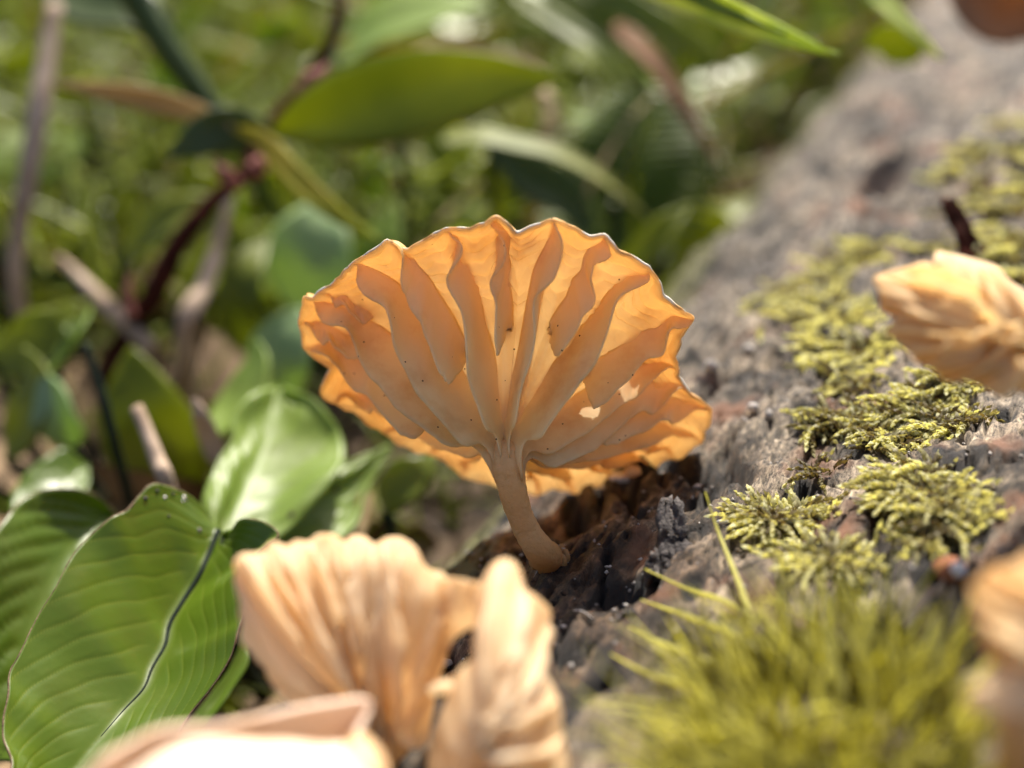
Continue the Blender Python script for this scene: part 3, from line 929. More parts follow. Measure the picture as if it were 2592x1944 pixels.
moss_patch('light green blurred moss tuft on the log between the two orange mushrooms',
           [([(1890, 830), (1930, 740), (2040, 690), (2180, 600), (2260, 590), (2260, 650), (2180, 720), (2060, 780), (1960, 840)], .5),
            ([(1990, 860), (2060, 800), (2200, 760), (2240, 800), (2230, 880), (2120, 920), (2030, 900)], .5)], 190, 22, .95, .18, 1.2)
moss_patch('yellow green moss patch on the log at the upper right edge of the view',
           [([(2380, 560), (2400, 420), (2480, 350), (2600, 300), (2680, 420), (2620, 560), (2500, 570)], .6),
            ([(2240, 690), (2330, 640), (2480, 620), (2640, 600), (2640, 700), (2560, 760), (2400, 700)], .4)], 190, 23, 1.0, .2, 1.1)
moss_patch('thin greenish moss along the far left flank of the log behind the mushroom cap',
           [([(1560, 640), (1640, 560), (1760, 480), (1900, 300), (1960, 330), (1800, 560), (1700, 640), (1620, 700)], 1)], 60, 24, 1.2, .1, .3)
moss_patch('low dark moss at the foot of the log under the pale front mushroom',
           [([(600, 1900), (640, 1780), (760, 1780), (900, 1850), (900, 1960)], 1)], 90, 26, .8, -.1, .25)


# ------------------------------------------------------------------ strands: hair moss and grass
def strands(name, base, dirs, L, wd, bend, mat, label, cat, tint, segs=7, flat=.35, kind='stuff', curl=None, twist=None):
    n = len(base)
    q = np.linspace(0, 1, segs)
    pos = base[:, None] + dirs[:, None] * (L[:, None] * q)[..., None] + bend[:, None] * (q ** 2)[None, :, None] * L[:, None, None]
    T = nrm(np.gradient(pos, axis=1))
    ref = nrm(rng.normal(0, 1, (n, 1, 3)))
    A = nrm(np.cross(T, ref + 0 * T)); B = np.cross(T, A)
    wv = wd[:, None] * np.clip(np.minimum(1, .55 + q * 2) * (1 - q ** 2.2) + .04, 0, 1)
    V = []
    for k in range(3):
        a = k * 2 * math.pi / 3
        V.append(pos + (A * math.cos(a) + B * math.sin(a) * flat) * wv[..., None])
    V = np.stack(V, 2).reshape(-1, 3)
    f = []
    for i in range(segs - 1):
        for k in range(3):
            f.append((i * 3 + k, i * 3 + (k + 1) % 3, i * 3 + 3 + (k + 1) % 3, i * 3 + 3 + k))
    F = (np.array(f)[None] + (np.arange(n) * segs * 3)[:, None, None]).reshape(-1, 4)
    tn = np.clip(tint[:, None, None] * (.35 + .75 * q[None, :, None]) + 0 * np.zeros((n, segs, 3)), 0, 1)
    o = mk(name, V, F, mat, None, True, tn.reshape(-1))
    return tag(o, label, cat, None, kind)


def hair_cushion():
    uv = path_in([(1740, 2150), (1740, 1920), (1800, 1780), (1920, 1680), (2080, 1630), (2260, 1670), (2380, 1800), (2420, 1980), (2380, 2200)], 1100, 31, -.35)
    n = len(uv)
    x, y = uv2xy(uv[:, 0], uv[:, 1]); z = hlog(uv[:, 0], uv[:, 1])
    b = np.stack([x, y, z], 1)
    c = b.mean(0)
    r = np.random.default_rng(32)
    rad = b - c; rad[:, 2] = 0
    ext = np.linalg.norm(rad, axis=1).max()
    d = nrm(rad / ext * 1.0 + np.array([-.12, .02, .85]) + r.normal(0, .34, (n, 3)))
    L = r.uniform(.30, .90, n) * (1 - .25 * np.linalg.norm(rad, axis=1) / ext)
    bend = r.normal(0, .22, (n, 3)) + np.array([-.05, 0, -.10])
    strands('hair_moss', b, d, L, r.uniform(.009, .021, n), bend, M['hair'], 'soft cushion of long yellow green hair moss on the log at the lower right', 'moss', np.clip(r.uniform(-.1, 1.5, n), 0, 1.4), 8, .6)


hair_cushion()


def hair_strand(pts, wd, label, k):
    q = []
    for p in pts:
        hd = float(np.dot(hit(p[0], p[1]) - CO, CF))
        q.append(P(p[0], p[1], min(p[2], hd - .12)))
    o = tube('moss_filament', q, [wd, wd * .9, wd * .6, .004], M['hair'], None, 7, 26, .1, k, col=[.5, .8, .9])
    tag(o, label, 'moss strand', 'long filaments sticking out of the hair moss cushion')


hair_strand([(1930, 1660, 8.9), (1880, 1500, 8.9), (1820, 1350, 9.0), (1785, 1245, 9.1)], .022, 'tallest green moss filament, curving up past the black wood chip', 1)
hair_strand([(1980, 1640, 8.7), (1850, 1530, 8.7), (1740, 1490, 8.8), (1632, 1440, 9.0)], .020, 'green moss filament reaching left over the brown wood', 2)
hair_strand([(1990, 1700, 8.4), (1860, 1610, 8.5), (1740, 1560, 8.6), (1622, 1518, 8.8)], .022, 'green moss filament pointing left above the small black chip', 3)
hair_strand([(1950, 1760, 8.3), (1800, 1680, 8.3), (1680, 1630, 8.4), (1590, 1585, 8.6)], .022, 'pale moss filament pointing left, lowest but one of the five', 4)
hair_strand([(1900, 1800, 8.0), (1760, 1745, 8.0), (1650, 1710, 8.1), (1545, 1655, 8.3)], .022, 'pale moss filament pointing left, nearest the folded mushroom cap', 5)

# ------------------------------------------------------------------ chips, grit and holes on the log
def chip(px, py, hgt, wdt, thick, lean, label, k, mat='chip', name='wood_chip', cat='wood chip'):
    b = hit(px, py)
    ns, nw = 14, 9
    s = np.linspace(0, 1, ns); a = np.linspace(-1, 1, nw)
    S, A = np.meshgrid(s, a, indexing='ij')
    up = nrm(CU * .9 + CF * .35 + CR * lean)
    w_ = wdt * (1.05 - .55 * S ** 1.4) * (1 + .25 * noise2(S * 4, A * 0 + k, 3))
    top = 1 - .22 * np.abs(noise2(A * 2.3 + k, A * 0 + k, 4)) * 2
    G = b - up * .06 + up * (hgt * S * top)[..., None] + CR * (A * w_)[..., None] - CF * (.05 * noise2(S * 5 + k, A * 2.5, 9) + .03 * A ** 2)[..., None]
    o = sheet(name, G, thick * (1 - .6 * S), M[mat], None)
    return tag(o, label, cat)


chip(1706, 1400, .46, .11, .10, -.02, 'upright dark splinter of wood standing between stem and moss', 3)
chip(1668, 1450, .22, .085, .10, .03, 'grey black ridge of torn wood below the upright splinter', 4)
chip(1722, 1625, .17, .06, .07, .1, 'small black chip with a torn pointed tip above the hair moss', 5)
chip(1790, 1262, .14, .10, .06, .25, 'curled dark flake behind the upright splinter beside a white grain', 6)
chip(1590, 1555, .10, .07, .04, .4, 'tiny dark flake on the brown wood below the stem', 7)
chip(2488, 690, .95, .13, .10, -.30, 'dark brown wood sliver standing behind the right mushroom', 8, 'twig', 'wood_sliver')


def grain(px, py, r, label, mat='grit', sq=(1, .6, .6), k=0, name='grit_grain', cat='grain', lift=.6):
    b = hit(px, py)
    rr = np.random.default_rng(k)
    n1, n2 = 8, 10
    V = [b + np.array([0, 0, -r * sq[2]]) + np.array([0, 0, r * lift])]
    th = np.linspace(0, 2 * math.pi, n2, endpoint=False)
    for i in range(1, n1):
        f = math.pi * i / n1 - math.pi / 2
        for t in th:
            j = 1 + rr.normal(0, .10)
            V.append(b + np.array([0, 0, r * lift]) + r * j * (CR * math.cos(f) * math.cos(t) * sq[0] + np.array([0, 1, 0]) * math.cos(f) * math.sin(t) * sq[1] + np.array([0, 0, 1]) * math.sin(f) * sq[2]))
    V.append(b + np.array([0, 0, r * sq[2]]) + np.array([0, 0, r * lift]))
    F = []
    for j in range(n2): F.append((0, 1 + (j + 1) % n2, 1 + j))
    for i in range(n1 - 2):
        for j in range(n2):
            a = 1 + i * n2
            F.append((a + j, a + (j + 1) % n2, a + n2 + (j + 1) % n2, a + n2 + j))
    a = 1 + (n1 - 2) * n2
    for j in range(n2): F.append((a + j, a + (j + 1) % n2, len(V) - 1))
    o = mk(name, V, F, M[mat], None, True)
    return tag(o, label, cat)


grain(1768, 1235, .028, 'small white grain beside the curled dark flake on the log', k=1)
grain(1832, 1330, .045, 'elongated white grain lying just above the moss tip', sq=(1.1, .35, .4), k=2)
grain(1530, 1238, .035, 'white fragment lying under the right rim of the orange cap', sq=(1.2, .8, .4), k=3)
grain(1575, 1222, .085, 'white blob standing in for a sun spot half hidden below the cap rim', sq=(1.3, .8, .45), k=4)  # sun spot under the cap, made as a white blob
grain(1600, 1205, .075, 'peach blob standing in for a second sun spot below the cap rim', sq=(.9, .9, .6), k=14, mat='palegill')  # smaller patch of sunlight put in as a peach blob
grain(1905, 1042, .050, 'round whitish pebble on the log in front of the dark hollow', k=5, mat='stone', sq=(1, 1, .9))
grain(1945, 1058, .042, 'grey pebble just right of the round whitish one', k=6, mat='stone', sq=(.8, 1, 1))
grain(1895, 895, .055, 'blurred pale pebble above the dark hollow of the log', k=7, mat='stone', sq=(1, 1, .9))
grain(1800, 940, .065, 'large blurred pale pebble right of the orange cap', k=8, mat='stone', sq=(1, 1, .9))
grain(1125, 1690, .06, 'pale crumb seen through the hole between the front mushrooms', k=9, mat='stone')
grain(2420, 1480, .045, 'pinkish round grain on the orange growth at the lower right', k=10, mat='grit', sq=(1, 1, 1), lift=2.2)
grain(2405, 1455, .13, 'orange rusty lump on the log beside the hair moss', k=11, mat='rust', sq=(.8, 1, .5), name='rusty_lump', cat='growth', lift=.2)
grain(1425, 1590, .02, 'tiny white speck on the brown wood near the folded cap', k=12)
fb = tube('fibre', [hit(1452, 1553) + CU * .02, hit(1475, 1563) + CU * .04, hit(1500, 1573) + CU * .02], [.004, .004, .003], M['grit'], None, 5, 8)
tag(fb, 'short pale fibre lying on the brown wood', 'fibre')
# loose crumbs spread over the wood
def crumbs():
    r = np.random.default_rng(77)
    uv = np.stack([r.uniform(6, 24, 2600), r.uniform(-4.2, 2.5, 2600)], 1)
    x, y = uv2xy(uv[:, 0], uv[:, 1]); z = hlog(uv[:, 0], uv[:, 1])
    s = r.uniform(.006, .022, len(x)) ** 1.0 * (1 + (uv[:, 0] > 13) * .8)
    T = np.array([(1, 0, 0), (-1, 0, 0), (0, 1, 0), (0, -1, 0), (0, 0, 1), (0, 0, -1)], float)
    F0 = np.array([(0, 2, 4), (2, 1, 4), (1, 3, 4), (3, 0, 4), (2, 0, 5), (1, 2, 5), (3, 1, 5), (0, 3, 5)])
    V = np.stack([x, y, z + s * .3], 1)[:, None] + T[None] * s[:, None, None] * r.uniform(.5, 1.4, (len(x), 6, 1))
    F = (F0[None] + (np.arange(len(x)) * 6)[:, None, None]).reshape(-1, 3)
    o = mk('wood_crumbs', V.reshape(-1, 3), F, M['stone'], None, False)
    tag(o, 'loose pale crumbs of wood and lichen scattered over the log', 'crumbs', None, 'stuff')


crumbs()


# ------------------------------------------------------------------ leaves
def leafmesh(name, Lc, Mc, Rc, mat, parent, nl=60, nw=13, sag=.12, quilt=0.0, veins=0, th=.02, slant=.45, vein_tint=True, wav=.0, seed=0, rs=1.0):
    """leaf between a left edge, a midrib and a right edge curve, as a thin closed solid"""
    Lp, Mp, Rp = spline(Lc, nl), spline(Mc, nl), spline(Rc, nl)
    a = np.linspace(-1, 1, nw)
    G = np.zeros((nl, nw, 3))
    t = np.linspace(0, 1, nl)
    for j, x in enumerate(a):
        E = Lp if x < 0 else Rp
        G[:, j] = Mp + (E - Mp) * abs(x)
    N = gnormal(G)
    if np.mean(N @ (-CF)) < 0: N = -N
    wdt = np.linalg.norm(Lp - Mp, axis=1) * .5 + np.linalg.norm(Rp - Mp, axis=1) * .5
    off = -sag * wdt[:, None] * (1 - a[None] ** 2) 
    tint = np.zeros((nl, nw))
    if veins:
        phz = (t[:, None] - slant * np.where(a > 0, rs, 1.0)[None] * np.abs(a)[None] ** 1.15 * .27 + 2 + .012 * noise2(a[None] * 4, t[:, None] * 5, 3)) * veins
        tri = np.abs(phz % 1 - .5) * 2
        tint = np.clip((tri - .87) / .13, 0, 1) * .9 * np.clip(np.abs(a)[None] * 12 - .6, 0, 1)
        off = off - quilt * np.clip((tri - .3) / .7, 0, 1) ** 2.5 * np.clip(np.abs(a)[None] * 8 - .5, 0, 1) * np.clip((1 - np.abs(a)[None]) * 8, 0, 1)
    tint = np.maximum(tint, np.clip(1 - np.abs(a)[None] / .05, 0, 1) * .25)
    ta, aa = np.meshgrid(t, a, indexing='ij')
    off = off + wav * noise2(ta * 3 + seed, aa * 1.5 + seed, 9) * np.abs(aa)
    G = G + N * off[..., None]
    ob = sheet(name, G, th, M[mat], parent, False, tint if vein_tint else tint * 0)
    return ob, G


K4 = dict(o=(0, 1100), k=.5087)
plant = empty('broad_leaf_plant', (-2.9, 8.2, gz(-2.9, 8.2)), 'low plant with broad dark green ribbed leaves at the lower left', 'plant')


def withd(pts, d0, d1):
    n = len(pts)
    return [(a, b, d0 + (d1 - d0) * i / (n - 1)) for i, (a, b) in enumerate(pts)]


mid = withd([(1085, 470), (1040, 570), (1000, 650), (920, 780), (850, 900), (825, 1010), (765, 1120), (722, 1230), (625, 1340), (540, 1440), (440, 1560), (330, 1690), (200, 1800), (60, 1850)], 11.3, 9.3)
lef = withd([(1060, 440), (1020, 370), (950, 305), (860, 262), (765, 243), (700, 300), (640, 372), (560, 410), (450, 505), (380, 580), (330, 660), (280, 760), (210, 870), (150, 985), (100, 1090), (48, 1190), (40, 1300), (15, 1420), (15, 1520), (60, 1620), (58, 1700), (50, 1830)], 11.5, 9.1)
rig = withd([(1110, 488), (1160, 490), (1200, 440), (1250, 425), (1330, 445), (1382, 498), (1300, 560), (1262, 610), (1240, 700), (1222, 800), (1215, 900), (1190, 980), (1150, 1120), (1062, 1260), (960, 1380), (900, 1460), (840, 1560), (740, 1660), (560, 1780), (300, 1860), (80, 1870)], 11.2, 9.4)
S = lambda pts: [P(*p) for p in f1(pts, **K4)]
lf, GL = leafmesh('leaf', S(lef), S(mid), S(rig), 'leaf', plant, 600, 121, .10, .0035, 12, .018, 1.5, wav=.05, rs=1.35)
lf['label'] = 'large front leaf with a dark midrib and pale side ribs'
mr = GL[:430, 60] - CF * .016
tube('midrib', mr[::6], np.linspace(.030, .002, len(mr[::6])), M['midrib'], lf, 8, 60)
tube('leaf_margin', GL[20:, 0][::6], [.006, .010, .005, .009, .005], M['rimm'], lf, 6, 140, .5, 2)
tube('leaf_margin', GL[20:, -1][::6], [.006, .009, .007, .007, .005], M['rimm'], lf, 6, 140, .5, 3)
# leaf behind
lef2 = withd([(560, 395), (480, 320), (400, 282), (300, 270), (200, 282), (120, 320), (60, 390), (0, 465), (-70, 560), (-150, 750), (-200, 1000), (-220, 1300), (-200, 1600)], 12.6, 10.8)
mid2 = withd([(560, 400), (440, 480), (330, 600), (240, 780), (150, 1000), (90, 1300), (60, 1620)], 12.6, 10.8)
rig2 = withd([(560, 405), (640, 480), (620, 700), (560, 900), (450, 1100), (350, 1400), (200, 1640)], 12.6, 11.0)
l2, G2 = leafmesh('leaf', S(lef2), S(mid2), S(rig2), 'leaf', plant, 120, 31, .12, .03, 10, .02, 1.4, wav=.06, seed=2)
l2['label'] = 'second leaf behind the large front leaf'
tube('leaf_margin', G2[:, 0][::6], [.008, .010, .008], M['rimm'], l2, 6, 80, .4, 4)
lef3 = withd([(420, 150), (330, 70), (240, 105), (150, 170), (80, 260), (50, 330), (60, 400), (120, 460)], 14.2, 13.2)
mid3 = withd([(430, 150), (340, 220), (240, 320), (130, 470)], 14.2, 13.2)
rig3 = withd([(440, 150), (440, 260), (360, 380), (150, 480)], 14.2, 13.2)
l3, G3 = leafmesh('leaf', S(lef3), S(mid3), S(rig3), 'leaf', plant, 50, 15, .12, .02, 6, .02, 1.2, seed=3)
l3['label'] = 'smaller leaf peeping up behind the second leaf'
# lower leaf at the right below the large leaf
lef4 = withd([(1225, 960), (1150, 1150), (1050, 1290), (950, 1420), (860, 1560)], 11.6, 11.0)
mid4 = withd([(1230, 1000), (1190, 1150), (1100, 1300), (1000, 1420), (880, 1580)], 11.6, 11.0)
rig4 = withd([(1240, 1040), (1235, 1140), (1160, 1260), (1080, 1380), (920, 1600)], 11.6, 11.0)
l4, G4 = leafmesh('leaf', S(lef4), S(mid4), S(rig4), 'leaf', plant, 40, 11, .1, .0, 0, .02)
l4['label'] = 'narrow leaf under the right side of the large leaf'
for k, (a, b) in enumerate([((160, 2050, 9.5), 0), ((60, 1930, 10.6), 0), ((80, 1340, 13.2), 0)]):
    q = P(*a)
    tube('leaf_stalk', [q, q + np.array([.1, .3, -.9]), np.array([q[0] + .2, q[1] + .6, gz(q[0] + .2, q[1] + .6) - .1])], [.05, .05, .06], M['midrib'], plant, 8, 14)
# white beads for the sun sparkle on dew, and specks on the large leaf
for k, (i, j, r, mt, nm) in enumerate([(70, 4, .022, 'grit', 'dew_glint'), (74, 8, .014, 'grit', 'dew_glint'), (103, 8, .020, 'grit', 'dew_glint'), (52, 34, .028, 'stone', 'debris_speck'),
                                       (112, 4, .022, 'chip', 'debris_speck'), (107, 20, .016, 'chip', 'debris_speck'), (88, 4, .02, 'chip', 'debris_speck'), (66, 6, .018, 'chip', 'debris_speck'),
                                       (134, 4, .028, 'chip', 'debris_speck')]):
    q = GL[i, j] - CF * .010
    tube(nm, [q - CR * r * .6, q - CR * r * .2 , q + CR * r * .3, q + CR * r * .7], [r * .3, r * .7, r * .6, r * .2], M[mt], lf, 7, None, .4, k)


PROF = {'ovate': lambda t: np.sin(math.pi * t ** .75) ** .8, 'lance': lambda t: np.sin(math.pi * t ** .85) ** .9, 'blade': lambda t: np.clip(1 - t ** 2.5, 0, 1) * np.clip(t * 8 + .35, 0, 1),
        'strap': lambda t: np.clip(1 - t ** 8, 0, 1) * 1.0}


def leaf(name, pts, wpx, mat, label=None, cat=None, parent=None, prof='ovate', roll=0.0, group=None, sag=.15, nl=28, nw=9, th=.03, quilt=0, veins=0, wav=.04, seed=0, stalk=False):
    """leaf whose midrib runs through pts; wpx = half width in photo pixels at its distance; roll turns it about the midrib"""
    p = spline([P(*q) for q in pts], nl)
    d = np.mean([q[2] for q in pts])
    hw = wpx / 2592 * FW * d / max(.35, math.cos(roll))
    T = nrm(np.gradient(p, axis=0))
    A = nrm(np.cross(T, -CF + 0 * T)); B = np.cross(A, T)
    Wd = A * math.cos(roll) + B * math.sin(roll)
    t = np.linspace(0.01, .995, nl)
    wv = (PROF[prof](t) * hw)[:, None]
    o, G = leafmesh(name, p - Wd * wv, p, p + Wd * wv, mat, parent, nl, nw, sag, quilt, veins, th, 1.0, True, wav, seed)
    if parent is None: tag(o, label, cat, group)
    elif label: o['label'] = label
    if stalk:
        q = p[0]
        tube('leaf_stalk', [q, q + np.array([.05, .3, -(q[2] - .5) * .5]), np.array([q[0] + .2, q[1] + .8, gz(q[0] + .2, q[1] + .8)])], [.06, .06, .08], M['midrib'], parent or o, 7, 10)
    return o


# bright pale leaves left of the stem
pl = empty('bright_leafed_plant', (-.9, 13.5, gz(-.9, 13.5)), 'plant with light green glossy leaves blurred behind the front mushrooms', 'plant')
PP = lambda pts: [P(*q) for q in pts]
o, _g1 = leafmesh('leaf', PP([(530, 1390, 12.2), (528, 1260, 12.5), (560, 1160, 12.9), (600, 1100, 13.2), (590, 1050, 13.4), (640, 1000, 13.7), (690, 985, 13.9)]),
                  PP([(540, 1400, 12.2), (600, 1280, 12.7), (655, 1160, 13.2), (695, 1060, 13.6), (705, 985, 13.9)]),
                  PP([(560, 1410, 12.2), (700, 1350, 12.5), (800, 1270, 12.8), (862, 1190, 13.1), (868, 1110, 13.4), (820, 1040, 13.6), (760, 1010, 13.8), (715, 985, 13.9)]),
                  'leaf2', pl, 60, 31, .12, .02, 7, .025, 1.2, wav=.16, seed=4)
o['label'] = 'broad light green leaf with a pale sheen'
o, _g2 = leafmesh('leaf', PP([(600, 1410, 12.6), (680, 1310, 12.8), (760, 1230, 13.1), (860, 1180, 13.4), (930, 1150, 13.6), (985, 1128, 13.8)]),
                  PP([(640, 1430, 12.5), (760, 1330, 12.9), (880, 1230, 13.4), (988, 1132, 13.8)]),
                  PP([(700, 1450, 12.5), (820, 1400, 12.8), (900, 1330, 13.1), (925, 1250, 13.4), (960, 1190, 13.6), (990, 1136, 13.8)]),
                  'leaf2', pl, 50, 25, .12, .02, 7, .025, 1.2, wav=.12, seed=6)
o['label'] = 'leaf pointing right towards the orange cap'
q = P(545, 1400, 12.2)
tube('leaf_stalk', [q, q + np.array([.05, .3, -1.2]), np.array([q[0] + .2, q[1] + .8, gz(q[0] + .2, q[1] + .8)])], [.06, .06, .08], M['midrib'], pl, 7, 10)
leaf('leaf', [(560, 1100, 14.5), (600, 1020, 14.8), (640, 930, 15), (650, 860, 15.2)], 60, 'leaf2', parent=pl, roll=.7, seed=3)

SR = dict(parent=None)
shrub = empty('red_stemmed_shrub', (-3.4, 17.5, gz(-3.4, 17.5)), 'leaning dark red twig with olive leaves and pink buds at the upper left', 'shrub')
tw = [(862, -40, 17.5), (850, 60, 17.3), (820, 140, 17.2), (765, 225, 17), (700, 300, 16.8), (625, 430, 16.5), (540, 510, 16.3), (450, 620, 16.2), (380, 760, 16.3), (330, 830, 16.6), (290, 980, 17.2)]
tube('twig', [P(*q) for q in tw] + [np.array([-3.4, 17.5, gz(-3.4, 17.5)])], [.065, .08, .09, .11, .09, .12, .13, .09, .075, .07, .07, .07], M['twig'], shrub, 12, 90, .15, 2)
tube('bud', [P(760, 240, 16.8), P(800, 200, 16.7), P(828, 165, 16.7)], [.10, .14, .02], M['bud'], shrub, 9, 12, .1)
tube('bud', [P(600, 470, 16.2), P(560, 430, 16.1), P(545, 400, 16.1)], [.10, .10, .02], M['bud'], shrub, 9, 12, .1)
tube('bud', [P(640, 440, 16.2), P(655, 415, 16.1), P(650, 395, 16.1)], [.10, .12, .03], M['bud'], shrub, 9, 12, .1)
tube('bud', [P(335, 800, 16.2), P(322, 760, 16.2), P(330, 700, 16.2)], [.06, .07, .02], M['bud'], shrub, 9, 12, .1)
leaf('leaf', [(690, 335, 16.4), (850, 285, 16.0), (1050, 235, 15.8), (1250, 205, 15.8), (1420, 200, 16.0)], 104, 'olive', 'long olive leaf lying across the upper middle', parent=shrub, prof='lance', roll=-.25, sag=.2)
leaf('leaf', [(690, 330, 16.5), (560, 330, 16.2), (480, 365, 16.0), (425, 400, 16)], 55, 'darkleaf', 'short dark leaf left of the twig', parent=shrub, prof='lance', roll=.3)
leaf('leaf', [(590, 320, 16.3), (660, 350, 16.0), (740, 440, 15.6), (840, 530, 15.2), (965, 612, 14.8)], 30, 'yellow', 'narrow yellowing leaf curving down to the orange cap', parent=shrub, prof='lance', roll=-.1, sag=.15)
leaf('leaf', [(600, 330, 16.3), (480, 280, 16.2), (310, 240, 16.2), (130, 212, 16.3)], 30, 'straw', 'pale dry narrow leaf pointing left', parent=shrub, prof='lance', roll=.3)

# thick dark green stem at the top left
st = tube('green_stalk', [P(300, -80, 17), P(380, 60, 17.2), P(470, 190, 17.4), (P(545, 290, 17.6)), P(600, 330, 17.8), P(720, 560, 19)] + [np.array([-1.4, 20.5, gz(-1.4, 20.5)])], [.18, .17, .14, .10, .08, .07, .07], M['darkleaf'], None, 12, 60, .1, 5)
tag(st, 'thick dark green stalk sloping down from the top left edge', 'stalk')
lf5 = leaf('dark_leaf', [(120, -60, 19), (220, -10, 18.6), (340, 20, 18.4), (460, 120, 18.4)], 80, 'darkleaf', 'nearly black leaf in the top left corner above the straw stalk', 'leaf', roll=.4)

# dry stalks
def stalk(pts, rad, mat, label, k=0, ground_end=True, flat=.6):
    q = [P(*p) for p in pts]
    if ground_end:
        e = q[-1] + (q[-1] - q[-2]) * .6
        q.append(np.array([e[0], e[1] + .6, gz(e[0], e[1] + .6)]))
        rad = list(rad) + [rad[-1]]
    o = tube('dry_stalk', q, rad, M[mat], None, 10, 40, .12, k, flat=flat)
    return tag(o, label, 'dry stalk', 'dry stalks in the undergrowth')


stalk([(140, 10, 18), (118, 150, 17.8), (95, 300, 17.6), (70, 460, 17.6), (40, 700, 18)], [.10, .13, .13, .10, .09], 'pinkstraw', 'broad pinkish dry stalk upright at the far left', 1)
stalk([(590, 470, 18), (560, 590, 17.6), (520, 720, 17.2), (470, 850, 17.0)], [.05, .09, .13, .15], 'pinkstraw', 'pale dry stalk widening downward beside the red twig', 2)
stalk([(150, 650, 17.5), (230, 730, 17), (300, 800, 16.6), (380, 880, 16.2)], [.04, .07, .10, .09], 'pinkstraw', 'short tan stalk end lying diagonally at the left', 3, False)
stalk([(345, 1030, 13), (375, 1100, 12.9), (400, 1170, 12.8), (430, 1250, 12.8)], [.06, .07, .075, .075], 'pinkstraw', 'thin reddish brown stalk above the large front leaf', 4)
stalk([(1370, 220, 20), (1395, 270, 19.6), (1390, 330, 19.4), (1360, 420, 19.6)], [.1, .12, .1, .08], 'straw', 'pale stub of dry stalk behind the olive leaf', 5)
stalk([(925, 1250, 13.5), (915, 1320, 13.3), (900, 1400, 13.2)], [.09, .1, .1], 'straw', 'pale little stalk between light green leaves and log', 6)
curl = leaf('curled_dead_leaf', [(545, 1180, 14), (530, 1110, 13.8), (510, 1060, 13.6), (490, 1010, 13.6)], 34, 'pinkstraw', 'pinkish white curled dead leaf at the left above the large leaf', 'dead leaf', prof='ovate', roll=.4, sag=.5)
stalk([(215, 870, 13.6), (245, 960, 13.6), (275, 1060, 13.6), (300, 1160, 13.8)], [.04, .05, .05, .05], 'midrib', 'dark thin stem in front of the olive leaf at the left', 8)

